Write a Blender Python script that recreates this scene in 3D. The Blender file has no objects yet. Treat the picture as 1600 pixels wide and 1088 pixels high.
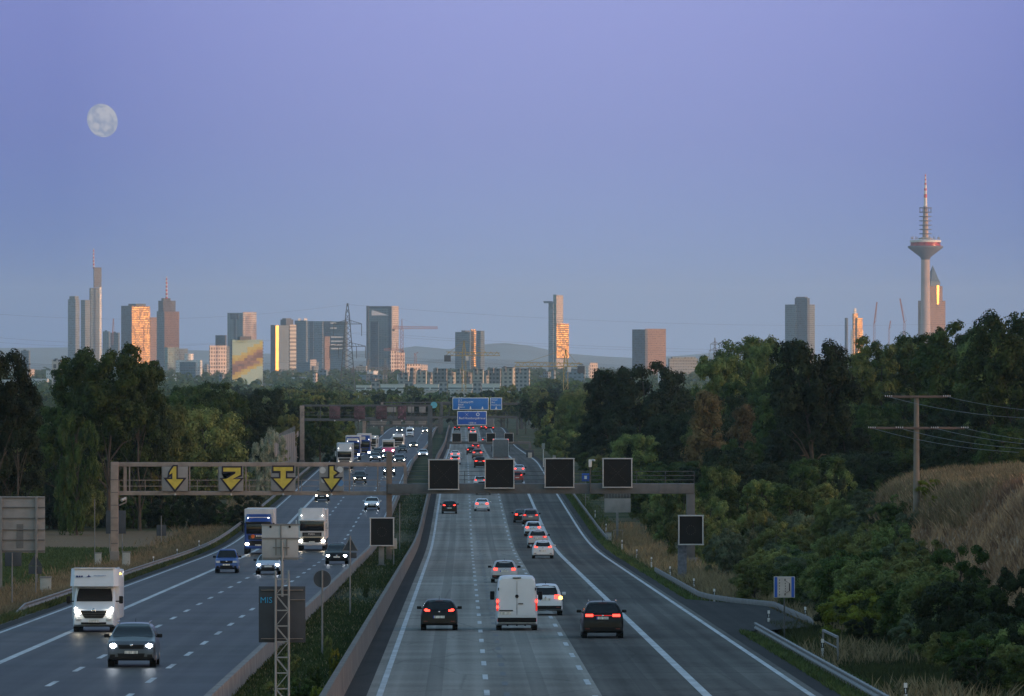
import bpy, bmesh, math, random
from mathutils import Vector, Matrix
random.seed(11)
SC = bpy.context.scene
COL = SC.collection
F, HZ, CZ = 11000.0, 535.0, 19.6
R = math.radians

def at(px, py, Y):
    return Vector(((px-800)/F*Y, Y, CZ-(py-HZ)/F*Y))
_PR = [(-2000,22),(0,11.44),(640,.62),(700,.05),(900,0),(1150,.1),(1530,-3.6),(1711,-5.2),(2170,-6.6),(2600,-12),(3000,-20),
       (5000,-28),(8000,-32),(12000,-38),(15000,-70),(20000,-85),(70000,-110)]
def _pl(pts, t):
    if t <= pts[0][0]: return pts[0][1]
    for (a, b), (c, d) in zip(pts, pts[1:]):
        if t <= c: return b+(d-b)*(t-a)/(c-a)
    return pts[-1][1]
def prof(Y):
    w = 45 if Y < 1400 else 120
    return sum(_pl(_PR, Y+k*w/4) for k in range(-4, 5))/9
def slope(Y): return (prof(Y+8)-prof(Y-8))/16
def sx(s, Y): return s-.007*Y
def ss(a, b, t):
    t = max(0, min(1, (t-a)/(b-a))); return t*t*(3-2*t)
def tz(s, Y):
    b = prof(Y)
    if -23.0 < s < -8.2 or -4.2 < s < 13.2: return b-.12
    if -8.2 <= s <= -4.2: return b+.02
    near = 1-ss(1300, 1700, Y)
    if s >= 13.2:
        bay = 1
        o = -.12-.33*ss(13.2, 14.6, s)*bay
        hb = ss(180, 290, Y)*(1-ss(460, 560, Y))
        o += near*(7.3*ss(22.6, 30, s)*hb*(1+.035*math.sin(s*.31+Y*.02)+.03*math.sin(Y*.055+s*.2)+.02*math.sin(s*1.7+Y*.21)) + 3.0*ss(19, 45, s)*(1-hb))
        return b+o
    o = -.12-.28*ss(-23, -24.6, s)
    o += near*(1.0*ss(-60, -140, s))
    return b+o
def gz(x, Y): return tz(x+.007*Y, Y)

# ---------------------------------------------------------------- materials
MATS = {}
def _nt(name):
    m = bpy.data.materials.new(name); m.use_nodes = True
    n = m.node_tree; n.nodes.clear()
    return m, n, n.nodes, n.links
def mat(name, col, rough=.6, metal=0, var=.15, scale=3.0, bump=0.0, spec=.4, emit=None, es=0, var2=0, coat=0, stretch=None):
    if name in MATS: return MATS[name]
    m, t, N, L = _nt(name)
    out = N.new('ShaderNodeOutputMaterial'); b = N.new('ShaderNodeBsdfPrincipled')
    L.new(b.outputs[0], out.inputs[0])
    b.inputs['Roughness'].default_value = rough; b.inputs['Metallic'].default_value = metal
    b.inputs['Specular IOR Level'].default_value = spec
    if coat: b.inputs['Coat Weight'].default_value = coat; b.inputs['Coat Roughness'].default_value = .06
    tc = N.new('ShaderNodeTexCoord'); src = tc.outputs['Object']
    if stretch:
        mp = N.new('ShaderNodeMapping'); mp.inputs['Scale'].default_value = stretch
        L.new(src, mp.inputs['Vector']); src = mp.outputs[0]
    nz = N.new('ShaderNodeTexNoise'); nz.inputs['Scale'].default_value = scale; nz.inputs['Detail'].default_value = 5
    L.new(src, nz.inputs['Vector'])
    cr = N.new('ShaderNodeValToRGB')
    cr.color_ramp.elements[0].position = .3; cr.color_ramp.elements[1].position = .7
    cr.color_ramp.elements[0].color = (*[c*(1-var) for c in col], 1)
    cr.color_ramp.elements[1].color = (*[min(1, c*(1+var)) for c in col], 1)
    L.new(nz.outputs['Fac'], cr.inputs[0])
    L.new(cr.outputs[0], b.inputs['Base Color'])
    if bump:
        bp = N.new('ShaderNodeBump'); bp.inputs['Strength'].default_value = bump; bp.inputs['Distance'].default_value = .05
        L.new(nz.outputs['Fac'], bp.inputs['Height']); L.new(bp.outputs[0], b.inputs['Normal'])
    if emit:
        b.inputs['Emission Color'].default_value = (*emit, 1); b.inputs['Emission Strength'].default_value = es
    MATS[name] = m
    return m
def math_n(N, L, op, a, b=None, c=None):
    n = N.new('ShaderNodeMath'); n.operation = op
    for i, v in enumerate((a, b, c)):
        if v is None: continue
        if isinstance(v, (int, float)): n.inputs[i].default_value = v
        else: L.new(v, n.inputs[i])
    return n.outputs[0]
def mixc(N, L, f, a, b):
    n = N.new('ShaderNodeMix'); n.data_type = 'RGBA'
    if isinstance(f, (int, float)): n.inputs[0].default_value = f
    else: L.new(f, n.inputs[0])
    for i, v in ((6, a), (7, b)):
        if isinstance(v, tuple): n.inputs[i].default_value = (*v, 1)
        else: L.new(v, n.inputs[i])
    return n.outputs[2]
def facade(name, wall, glass, fh=3.6, bw=3.0, fz=.45, fu=.35, grough=.25, metal=0.0, bands=None, lit=0.0):
    """wall with a grid of windows, laid out in metres on the building itself"""
    if name in MATS: return MATS[name]
    m, t, N, L = _nt(name)
    out = N.new('ShaderNodeOutputMaterial'); b = N.new('ShaderNodeBsdfPrincipled'); L.new(b.outputs[0], out.inputs[0])
    tc = N.new('ShaderNodeTexCoord'); sp = N.new('ShaderNodeSeparateXYZ'); L.new(tc.outputs['Object'], sp.inputs[0])
    sn = N.new('ShaderNodeSeparateXYZ'); L.new(tc.outputs['Normal'], sn.inputs[0])
    u = math_n(N, L, 'SUBTRACT', math_n(N, L, 'MULTIPLY', sp.outputs[0], sn.outputs[1]), math_n(N, L, 'MULTIPLY', sp.outputs[1], sn.outputs[0]))
    zc = math_n(N, L, 'DIVIDE', sp.outputs[2], fh); uc = math_n(N, L, 'DIVIDE', u, bw)
    wz = math_n(N, L, 'GREATER_THAN', math_n(N, L, 'FRACT', zc), fz)
    wu = math_n(N, L, 'GREATER_THAN', math_n(N, L, 'FRACT', uc), fu)
    w = math_n(N, L, 'MULTIPLY', wz, wu)
    cb = N.new('ShaderNodeCombineXYZ'); L.new(math_n(N, L, 'FLOOR', zc), cb.inputs[0]); L.new(math_n(N, L, 'FLOOR', uc), cb.inputs[1])
    wn = N.new('ShaderNodeTexWhiteNoise'); L.new(cb.outputs[0], wn.inputs['Vector'])
    g = mixc(N, L, wn.outputs['Value'], tuple(c*.35 for c in glass), tuple(min(1, c*1.75) for c in glass))
    nz = N.new('ShaderNodeTexNoise'); nz.inputs['Scale'].default_value = .03; nz.inputs['Detail'].default_value = 6; L.new(tc.outputs['Object'], nz.inputs['Vector'])
    wl = mixc(N, L, nz.outputs['Fac'], tuple(c*.75 for c in wall), tuple(min(1, c*1.25) for c in wall))
    c = mixc(N, L, w, wl, g)
    L.new(c, b.inputs['Base Color'])
    L.new(math_n(N, L, 'SUBTRACT', .8, math_n(N, L, 'MULTIPLY', w, .8-grough)), b.inputs['Roughness'])
    L.new(math_n(N, L, 'MULTIPLY', w, metal), b.inputs['Metallic'])
    MATS[name] = m
    return m
def emitm(name, col, s):
    if name in MATS: return MATS[name]
    m, t, N, L = _nt(name)
    out = N.new('ShaderNodeOutputMaterial'); e = N.new('ShaderNodeEmission'); L.new(e.outputs[0], out.inputs[0])
    e.inputs[0].default_value = (*col, 1); e.inputs[1].default_value = s
    MATS[name] = m
    return m

# ---------------------------------------------------------------- mesh builder
class MB:
    def __init__(s): s.v = []; s.f = []; s.sm = []
    def add(s, vs, fs, smooth=False):
        o = len(s.v); s.v += [tuple(v) for v in vs]; s.f += [tuple(i+o for i in f) for f in fs]; s.sm += [smooth]*len(fs); return s
    def box(s, c, d, bev=0, rot=None):
        hx, hy, hz = d[0]/2, d[1]/2, d[2]/2
        if bev:
            bm = bmesh.new(); bmesh.ops.create_cube(bm, size=1)
            bmesh.ops.scale(bm, vec=d, verts=bm.verts)
            bmesh.ops.bevel(bm, geom=bm.edges[:], offset=bev, segments=2, affect='EDGES', profile=.6)
            vs = [v.co.copy() for v in bm.verts]; bm.verts.index_update(); fs = [[v.index for v in f.verts] for f in bm.faces]; bm.free(); sm = True
        else:
            vs = [Vector((x, y, z)) for x in (-hx, hx) for y in (-hy, hy) for z in (-hz, hz)]
            fs = [(0,1,3,2),(4,6,7,5),(0,4,5,1),(2,3,7,6),(0,2,6,4),(1,5,7,3)]; sm = False
        if rot is not None: vs = [rot @ v for v in vs]
        c = Vector(c); return s.add([v+c for v in vs], fs, sm)
    def prism(s, poly, z0, z1, top=None):
        n = len(poly); top = top or poly
        a = 0
        for i in range(n):
            x0, y0 = poly[i]; x1, y1 = poly[(i+1) % n]; a += x0*y1-x1*y0
        vs = [(x, y, z0) for x, y in poly]+[(x, y, z1) for x, y in top]
        fs = [(i, (i+1) % n, n+(i+1) % n, n+i) for i in range(n)]+[tuple(range(n-1, -1, -1)), tuple(range(n, 2*n))]
        if a < 0: fs = [tuple(reversed(f)) for f in fs]
        return s.add(vs, fs)
    def cyl(s, p0, p1, r0, r1=None, n=10, caps=True):
        r1 = r0 if r1 is None else r1
        p0, p1 = Vector(p0), Vector(p1); d = (p1-p0).normalized()
        a = d.orthogonal().normalized(); b = d.cross(a)
        vs = []
        for p, r in ((p0, r0), (p1, r1)):
            for i in range(n):
                t = 2*math.pi*i/n; vs.append(p+(a*math.cos(t)+b*math.sin(t))*r)
        fs = [(i, (i+1) % n, n+(i+1) % n, n+i) for i in range(n)]
        s.add(vs, fs, n > 5)
        if caps: s.add(vs, [tuple(range(n-1, -1, -1)), tuple(range(n, 2*n))])
        return s
    def bar(s, p0, p1, w, h=None):
        """square bar"""
        h = h or w
        p0, p1 = Vector(p0), Vector(p1); d = (p1-p0).normalized()
        up = Vector((0,0,1)) if abs(d.z) < .95 else Vector((0,1,0))
        a = d.cross(up).normalized(); b = a.cross(d)
        vs = [p+a*i*w/2+b*j*h/2 for p in (p0, p1) for i, j in ((-1,-1),(1,-1),(1,1),(-1,1))]
        return s.add(vs, [(0,1,2,3),(7,6,5,4),(0,4,5,1),(1,5,6,2),(2,6,7,3),(3,7,4,0)])
    def lathe(s, pr, n=24, c=(0,0,0)):
        vs = [(c[0]+r*math.cos(2*math.pi*i/n), c[1]+r*math.sin(2*math.pi*i/n), c[2]+z) for r, z in pr for i in range(n)]
        fs = [(k*n+i, k*n+(i+1) % n, (k+1)*n+(i+1) % n, (k+1)*n+i) for k in range(len(pr)-1) for i in range(n)]
        return s.add(vs, fs, True)
    def ball(s, c, r, n=10, sc=(1,1,1)):
        pr = []; vs = []; fs = []
        for k in range(n+1):
            ph = math.pi*k/n
            for i in range(n*2):
                t = math.pi*i/n; vs.append((c[0]+r*sc[0]*math.sin(ph)*math.cos(t), c[1]+r*sc[1]*math.sin(ph)*math.sin(t), c[2]-r*sc[2]*math.cos(ph)))
        m = n*2
        fs = [(k*m+i, k*m+(i+1) % m, (k+1)*m+(i+1) % m, (k+1)*m+i) for k in range(n) for i in range(m)]
        return s.add(vs, fs, True)
    def grid(s, rows, smooth=True):
        n = len(rows[0]); vs = [p for r in rows for p in r]
        fs = [(k*n+i, k*n+i+1, (k+1)*n+i+1, (k+1)*n+i) for k in range(len(rows)-1) for i in range(n-1)]
        return s.add(vs, fs, smooth)
    def sheet(s, poly, d=(0, .03, 0)):
        """flat outline with real thickness d"""
        d = Vector(d); n = len(poly); vs = [Vector(p) for p in poly]; vs += [v+d for v in vs]
        return s.add(vs, [tuple(range(n)), tuple(range(2*n-1, n-1, -1))]+[(i, n+i, n+(i+1) % n, (i+1) % n) for i in range(n)])
    def build(s, name, m, parent=None, loc=None, fix=True):
        me = bpy.data.meshes.new(name); me.from_pydata(s.v, [], s.f); me.materials.append(m)
        me.polygons.foreach_set('use_smooth', s.sm)
        if fix and len(s.f) < 20000:
            bm = bmesh.new(); bm.from_mesh(me); bmesh.ops.remove_doubles(bm, verts=bm.verts, dist=.0004); bmesh.ops.recalc_face_normals(bm, faces=bm.faces); bm.to_mesh(me); bm.free()
            try: me.set_sharp_from_angle(angle=R(38))
            except Exception: pass
        o = bpy.data.objects.new(name, me); COL.objects.link(o)
        if parent: o.parent = parent
        if loc is not None: o.location = loc
        return o
def empty(name, loc, rz=0, rx=0):
    o = bpy.data.objects.new(name, None); COL.objects.link(o); o.location = loc; o.rotation_euler = (rx, 0, rz); o.empty_display_size = .3
    return o
def tag(o, label=None, cat=None, group=None, kind=None):
    if label: o['label'] = label
    if cat: o['category'] = cat
    if group: o['group'] = group
    if kind: o['kind'] = kind
    return o
def struct(o, label=None):
    o['kind'] = 'structure'
    if label: o['label'] = label
    return o
def words_mesh(txt, size, m, parent, loc, rot, name='lettering', align='LEFT', depth=.004):
    cu = bpy.data.curves.new('lettering', 'FONT'); cu.body = txt; cu.size = size; cu.align_x = align; cu.extrude = depth; cu.resolution_u = 2
    tmp = bpy.data.objects.new('lettering', cu); COL.objects.link(tmp)
    me = bpy.data.meshes.new_from_object(tmp); bpy.data.objects.remove(tmp)
    me.materials.clear(); me.materials.append(m)
    o = bpy.data.objects.new(name, me); COL.objects.link(o); o.parent = parent; o.location = loc; o.rotation_euler = rot
    return o
EXPO, SUN, SKYS, SKYK, HAZE = 0.8, 1.6, .12, 8.2, 2.7e-5
TINT = (1.27, .91, .61)
SKY = [(0,(146,167,203)),(.14,(142,164,206)),(.30,(135,159,211)),(.55,(132,151,216)),(.8,(134,152,227)),(1,(137,156,236))]
# ---------------------------------------------------------------- camera, light, sky
cam = bpy.data.cameras.new('camera'); camo = bpy.data.objects.new('camera', cam); COL.objects.link(camo)
camo.location = (0, 0, CZ); camo.rotation_euler = (R(90)-9/F, 0, 0)
cam.sensor_width = 36; cam.lens = 36*F/1600; cam.clip_start = 5; cam.clip_end = 150000
SC.camera = camo
SC.view_settings.view_transform = 'Standard'; SC.view_settings.look = 'None'
SC.view_settings.exposure = EXPO; SC.view_settings.gamma = 1
SC.cycles.use_denoising = True
try: SC.cycles.denoiser = 'OPENIMAGEDENOISE'
except Exception: pass
SC.cycles.max_bounces = 6; SC.cycles.volume_bounces = 1; SC.cycles.diffuse_bounces = 3; SC.cycles.transparent_max_bounces = 6
SC.cycles.sample_clamp_indirect = 3
AZ, EL = R(112), R(1.6)            # sun: low, to the right and a little behind the camera
sd = Vector((math.sin(AZ)*math.cos(EL), math.cos(AZ)*math.cos(EL), math.sin(EL)))
sl = bpy.data.lights.new('sun', 'SUN'); sl.energy = SUN; sl.angle = R(.5); sl.color = (1, .65, .37)
so = bpy.data.objects.new('sun', sl); COL.objects.link(so); so.rotation_euler = sd.to_track_quat('Z', 'Y').to_euler()
W = bpy.data.worlds.new('World'); SC.world = W; W.use_nodes = True
N, L = W.node_tree.nodes, W.node_tree.links; N.clear()
wo = N.new('ShaderNodeOutputWorld'); bg = N.new('ShaderNodeBackground'); L.new(bg.outputs[0], wo.inputs[0])
sk = N.new('ShaderNodeTexSky'); sk.sky_type = 'NISHITA'; sk.sun_disc = False; sk.sun_elevation = EL; sk.sun_rotation = AZ
sk.altitude = 150; sk.air_density = 1; sk.dust_density = 1.5; sk.ozone_density = 3
tc = N.new('ShaderNodeTexCoord'); sp = N.new('ShaderNodeSeparateXYZ'); L.new(tc.outputs['Generated'], sp.inputs[0])
cr = N.new('ShaderNodeValToRGB'); e = cr.color_ramp
mr = N.new('ShaderNodeMapRange'); mr.inputs[1].default_value = -.01; mr.inputs[2].default_value = .06
L.new(sp.outputs[2], mr.inputs[0]); L.new(mr.outputs[0], cr.inputs[0])
def lin(r, g, b):
    return tuple((c/255/12.92 if c/255 <= .04045 else ((c/255+.055)/1.055)**2.4) for c in (r, g, b))
stops = SKY
while len(e.elements) < len(stops): e.elements.new(.5)
for i, (p, c) in enumerate(stops):
    e.elements[i].position = p; e.elements[i].color = (*lin(*c), 1)
# the whole sky: the twilight band seen ahead is blended into the physical sky above it and behind
f = math_n(N, L, 'SUBTRACT', 1, math_n(N, L, 'MULTIPLY', math_n(N, L, 'ABSOLUTE', sp.outputs[2]), 2.2)); 
fc = N.new('ShaderNodeClamp'); L.new(f, fc.inputs[0])
fy = N.new('ShaderNodeMapRange'); fy.inputs[1].default_value = -.2; fy.inputs[2].default_value = .7; L.new(sp.outputs[1], fy.inputs[0])
ff = math_n(N, L, 'MULTIPLY', fc.outputs[0], fy.outputs[0])
sc1 = N.new('ShaderNodeVectorMath'); sc1.operation = 'SCALE'; sc1.inputs[3].default_value = SKYK; L.new(sk.outputs[0], sc1.inputs[0])
# lens falloff painted into the sky colour: darker and bluer towards the sides
ax = math_n(N, L, 'SUBTRACT', sp.outputs[0], .008)
axm = math_n(N, L, 'MINIMUM', math_n(N, L, 'MULTIPLY', math_n(N, L, 'MULTIPLY', ax, ax), 185), .95)
side = N.new('ShaderNodeVectorMath'); side.operation = 'MULTIPLY'; side.inputs[1].default_value = (.46, .60, .80); L.new(cr.outputs[0], side.inputs[0])
band = mixc(N, L, axm, cr.outputs[0], side.outputs[0])
sc2 = N.new('ShaderNodeVectorMath'); sc2.operation = 'SCALE'; L.new(band, sc2.inputs[0]); sc2.inputs[3].default_value = 1/SKYS/2**EXPO
tn = N.new('ShaderNodeVectorMath'); tn.operation = 'MULTIPLY'; tn.inputs[1].default_value = TINT; L.new(sc1.outputs[0], tn.inputs[0])
L.new(mixc(N, L, ff, tn.outputs[0], sc2.outputs[0]), bg.inputs[0])
bg.inputs[1].default_value = SKYS

# ---------------------------------------------------------------- ground
def ground_mat():
    m, t, N, L = _nt('ground_cover')
    out = N.new('ShaderNodeOutputMaterial'); b = N.new('ShaderNodeBsdfPrincipled'); L.new(b.outputs[0], out.inputs[0]); b.inputs['Roughness'].default_value = .95
    b.inputs['Specular IOR Level'].default_value = .1
    g = N.new('ShaderNodeNewGeometry'); n1 = N.new('ShaderNodeTexNoise'); n1.inputs['Scale'].default_value = .12; n1.inputs['Detail'].default_value = 6; L.new(g.outputs['Position'], n1.inputs['Vector'])
    n2 = N.new('ShaderNodeTexNoise'); n2.inputs['Scale'].default_value = 2.5; n2.inputs['Detail'].default_value = 8; L.new(g.outputs['Position'], n2.inputs['Vector'])
    sp = N.new('ShaderNodeSeparateXYZ'); L.new(g.outputs['Position'], sp.inputs[0])
    s = math_n(N, L, 'ADD', sp.outputs[0], math_n(N, L, 'MULTIPLY', sp.outputs[1], .007))
    c1 = N.new('ShaderNodeValToRGB'); c1.color_ramp.elements[0].position = .42; c1.color_ramp.elements[1].position = .62
    c1.color_ramp.elements[0].color = (.035, .050, .018, 1); c1.color_ramp.elements[1].color = (.13, .10, .055, 1); L.new(n1.outputs['Fac'], c1.inputs[0])
    c = mixc(N, L, math_n(N, L, 'MULTIPLY', n2.outputs['Fac'], .5), c1.outputs[0], (.028, .036, .015))
    # dry grass bank on the right
    def rng(v, a, b_):
        mr = N.new('ShaderNodeMapRange'); mr.interpolation_type = 'SMOOTHSTEP'; mr.inputs[1].default_value = a; mr.inputs[2].default_value = b_; L.new(v, mr.inputs[0]); return mr.outputs[0]
    sn = math_n(N, L, 'ADD', s, math_n(N, L, 'MULTIPLY', n1.outputs['Fac'], 5))
    bk = math_n(N, L, 'MULTIPLY', rng(sn, 21, 25), math_n(N, L, 'SUBTRACT', 1, rng(sp.outputs[1], 480, 560)))
    dry = mixc(N, L, n2.outputs['Fac'], (.14, .088, .060), (.36, .24, .15))
    c = mixc(N, L, bk, c, dry)
    # green field and stubble strip on the left
    fl = math_n(N, L, 'MULTIPLY', rng(math_n(N, L, 'MULTIPLY', sn, -1), 28, 30), math_n(N, L, 'MULTIPLY', rng(sp.outputs[1], 470, 500), math_n(N, L, 'SUBTRACT', 1, rng(sp.outputs[1], 668, 674))))
    c = mixc(N, L, fl, c, mixc(N, L, n2.outputs['Fac'], (.030, .046, .016), (.06, .082, .03)))
    st = math_n(N, L, 'MULTIPLY', rng(math_n(N, L, 'MULTIPLY', sn, -1), 26, 28), math_n(N, L, 'MULTIPLY', rng(sp.outputs[1], 668, 676), math_n(N, L, 'SUBTRACT', 1, rng(sp.outputs[1], 735, 750))))
    c = mixc(N, L, st, c, mixc(N, L, n2.outputs['Fac'], (.12, .08, .05), (.22, .15, .09)))
    L.new(c, b.inputs['Base Color'])
    bp = N.new('ShaderNodeBump'); bp.inputs['Strength'].default_value = .8; bp.inputs['Distance'].default_value = .25; L.new(n2.outputs['Fac'], bp.inputs['Height']); L.new(bp.outputs[0], b.inputs['Normal'])
    return m
svals = [-14400,-9000,-4000,-1500,-600,-300,-180,-140,-110,-85,-70,-60,-50,-42,-36,-32,-29,-27,-25.5,-24.6,-24,-23.4,-23.01,-22.99,-15,-8.21,-8.19,-6.2,-4.21,-4.19,0,6,13.19,13.21,13.7,14.1,14.6,15.5,16.5,17.5,18.5,19.5]+[20.5+k for k in range(0, 18)]+[40,44,50,58,70,90,120,180,300,600,1500,4000,9000,14400]
yvals = [-3000,-1000,-200,0,100,150,180]+list(range(200, 760, 10))+list(range(760, 1500, 25))+list(range(1500, 3200, 60))+[3400,3800,4400,5000,6000,8000,10000,12000,13500,15000,20000,30000,40000]
rows = []
for Y in yvals:
    rows.append([(sx(s, Y) if Y < 3200 else s-22, Y, tz(s, Y)) for s in svals])
g = MB().grid(rows).build('ground', ground_mat(), fix=False); struct(g)

# ---------------------------------------------------------------- road surfaces
def road_mat(name, c0, c1, rough, lanes, seed, spec=.02):
    m, t, N, L = _nt(name)
    out = N.new('ShaderNodeOutputMaterial'); b = N.new('ShaderNodeBsdfPrincipled'); L.new(b.outputs[0], out.inputs[0])
    g = N.new('ShaderNodeNewGeometry'); sp = N.new('ShaderNodeSeparateXYZ'); L.new(g.outputs['Position'], sp.inputs[0])
    s = math_n(N, L, 'ADD', sp.outputs[0], math_n(N, L, 'MULTIPLY', sp.outputs[1], .007))
    def noise(us, vs, sc, det=4, off=0):
        cb = N.new('ShaderNodeCombineXYZ'); L.new(math_n(N, L, 'MULTIPLY', s, us), cb.inputs[0]); L.new(math_n(N, L, 'MULTIPLY', sp.outputs[1], vs), cb.inputs[1]); cb.inputs[2].default_value = seed+off
        n = N.new('ShaderNodeTexNoise'); n.inputs['Scale'].default_value = sc; n.inputs['Detail'].default_value = det; L.new(cb.outputs[0], n.inputs['Vector']); return n.outputs['Fac']
    streak = noise(1.3, .006, 1.0, 3); patch = noise(.05, .12, 1.0, 5, 5); fine = noise(4, 4, 1.6, 6, 9); big = noise(.12, .02, 1, 3, 13)
    # the two wheel tracks of each lane, polished darker
    ph = math_n(N, L, 'FRACT', math_n(N, L, 'DIVIDE', math_n(N, L, 'SUBTRACT', s, lanes[0]), lanes[1]))
    tr = math_n(N, L, 'COSINE', math_n(N, L, 'MULTIPLY', ph, 4*math.pi))
    f = math_n(N, L, 'ADD', math_n(N, L, 'MULTIPLY', streak, .8), math_n(N, L, 'MULTIPLY', patch, .75))
    f = math_n(N, L, 'ADD', f, math_n(N, L, 'MULTIPLY', big, .5))
    f = math_n(N, L, 'ADD', f, math_n(N, L, 'MULTIPLY', fine, .5))
    f = math_n(N, L, 'ADD', f, math_n(N, L, 'MULTIPLY', tr, .07))
    mr = N.new('ShaderNodeMapRange'); mr.inputs[1].default_value = 1.06; mr.inputs[2].default_value = 1.52; L.new(f, mr.inputs[0])
    c = mixc(N, L, mr.outputs[0], c0, c1)
    # slabs and repaired patches of slightly different age
    cb = N.new('ShaderNodeCombineXYZ'); L.new(math_n(N, L, 'FLOOR', math_n(N, L, 'DIVIDE', sp.outputs[1], 31.0)), cb.inputs[0]); L.new(math_n(N, L, 'FLOOR', math_n(N, L, 'DIVIDE', math_n(N, L, 'SUBTRACT', s, lanes[0]), lanes[1])), cb.inputs[1]); cb.inputs[2].default_value = seed
    wn = N.new('ShaderNodeTexWhiteNoise'); L.new(cb.outputs[0], wn.inputs['Vector'])
    sv = N.new('ShaderNodeVectorMath'); sv.operation = 'SCALE'; L.new(c, sv.inputs[0]); L.new(math_n(N, L, 'ADD', .90, math_n(N, L, 'MULTIPLY', wn.outputs['Value'], .16)), sv.inputs[3]); c = sv.outputs[0]
    # a dark oil stripe in the middle of each lane
    oil = math_n(N, L, 'MULTIPLY', math_n(N, L, 'GREATER_THAN', math_n(N, L, 'COSINE', math_n(N, L, 'MULTIPLY', math_n(N, L, 'SUBTRACT', ph, .5), 2*math.pi)), .88), math_n(N, L, 'MULTIPLY', patch, .5))
    c = mixc(N, L, oil, c, (.03, .031, .033))
    # sealed cracks wandering along and across
    vo = N.new('ShaderNodeTexVoronoi'); vo.feature = 'DISTANCE_TO_EDGE'; vo.inputs['Scale'].default_value = 1.0
    cv = N.new('ShaderNodeCombineXYZ'); L.new(math_n(N, L, 'MULTIPLY', math_n(N, L, 'ADD', s, math_n(N, L, 'MULTIPLY', fine, .5)), .16), cv.inputs[0]); L.new(math_n(N, L, 'MULTIPLY', math_n(N, L, 'ADD', sp.outputs[1], math_n(N, L, 'MULTIPLY', patch, 9)), .035), cv.inputs[1]); cv.inputs[2].default_value = seed; L.new(cv.outputs[0], vo.inputs['Vector'])
    c = mixc(N, L, math_n(N, L, 'MULTIPLY', math_n(N, L, 'LESS_THAN', vo.outputs['Distance'], .006), .28), c, (.022, .022, .024))
    # joints across and cracks
    jt = math_n(N, L, 'LESS_THAN', math_n(N, L, 'FRACT', math_n(N, L, 'ADD', math_n(N, L, 'DIVIDE', sp.outputs[1], 46.0), math_n(N, L, 'MULTIPLY', patch, .15))), .006)
    c = mixc(N, L, math_n(N, L, 'MULTIPLY', jt, .45), c, (.02, .02, .022))
    L.new(c, b.inputs['Base Color'])
    L.new(math_n(N, L, 'ADD', rough, math_n(N, L, 'MULTIPLY', patch, .2)), b.inputs['Roughness'])
    b.inputs['Specular IOR Level'].default_value = spec
    bp = N.new('ShaderNodeBump'); bp.inputs['Strength'].default_value = .35; bp.inputs['Distance'].default_value = .01; L.new(fine, bp.inputs['Height']); L.new(bp.outputs[0], b.inputs['Normal'])
    return m
M_conc = road_mat('concrete_road', (.155, .148, .137), (.30, .29, .27), .7, (-2.9, 3.75), 1)
M_asph = road_mat('asphalt_dark', (.064, .061, .058), (.142, .136, .128), .7, (4.75, 3.75), 2)
M_asphl = road_mat('asphalt_left', (.018, .018, .018), (.060, .058, .055), .34, (-18.7, 3.6), 3, .022)
YR = [150]+list(range(160, 760, 10))+list(range(760, 1500, 20))+list(range(1500, 2700, 40))
def strip(name, s0, s1, m, lift, y0=150, y1=2660, n=2):
    ys = [y for y in YR if y0 < y < y1]; ys = [y0]+ys+[y1]
    return struct(MB().grid([[(sx(s0+(s1-s0)*i/(n-1), Y), Y, prof(Y)+lift) for i in range(n)] for Y in ys]).build(name, m, fix=False))
strip('road_concrete_lanes', -4.2, 4.85, M_conc, 0)
strip('road_asphalt_lanes', 4.85, 13.2, M_asph, 0)
strip('road_oncoming', -23.0, -8.2, M_asphl, 0)
M_shld = road_mat('asphalt_shoulder', (.030, .030, .031), (.060, .058, .056), .7, (0, 2), 4)
strip('shoulder_right', 12.55, 13.21, M_shld, .005)
strip('shoulder_left', -23.01, -22.35, M_shld, .005)
strip('gutter_median', -4.19, -3.35, M_shld, .005)
M_white = mat('road_paint', (.36, .38, .40), .6, var=.3, scale=1.2, stretch=(1, .3, 1))
M_old = mat('removed_paint', (.055, .058, .062), .6, var=.3)
def line(name, sc_, w, y0=152, y1=2650, m=None):
    ys = [y for y in YR if y0 < y < y1]; ys = [y0]+ys+[y1]
    return struct(MB().grid([[(sx(sc_-w/2, Y), Y, prof(Y)+.012), (sx(sc_+w/2, Y), Y, prof(Y)+.012)] for Y in ys]).build(name, m or M_white, fix=False))
def dashes(name, sc_, w, y0, y1, ln, per, m=None, lift=.012):
    b = MB(); Y = y0
    while Y < y1:
        seg = [Y, Y+ln/2, Y+ln]
        b.grid([[(sx(sc_-w/2, q), q, prof(q)+lift), (sx(sc_+w/2, q), q, prof(q)+lift)] for q in seg]); Y += per
    return struct(b.build(name, m or M_white, fix=False))
line('edge_line_median', -2.9, .22); line('edge_line_main', 8.5, .32); line('edge_line_outer', 12.15, .22)
dashes('lane_dashes_inner', .85, .20, 155, 2600, 6, 18)
dashes('lane_dashes_outer', 4.6, .20, 149, 2600, 6, 18)
dashes('old_dashes', 1.55, .22, 160, 720, 4.5, 12, M_old, .008)
line('edge_line_oncoming_median', -8.75, .16); line('edge_line_oncoming_main', -18.75, .32); line('edge_line_oncoming_outer', -22.0, .2)
dashes('oncoming_dashes_inner', -11.6, .22, 151, 2600, 6, 18); dashes('oncoming_dashes_outer', -15.05, .22, 147, 2600, 6, 18)
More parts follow.
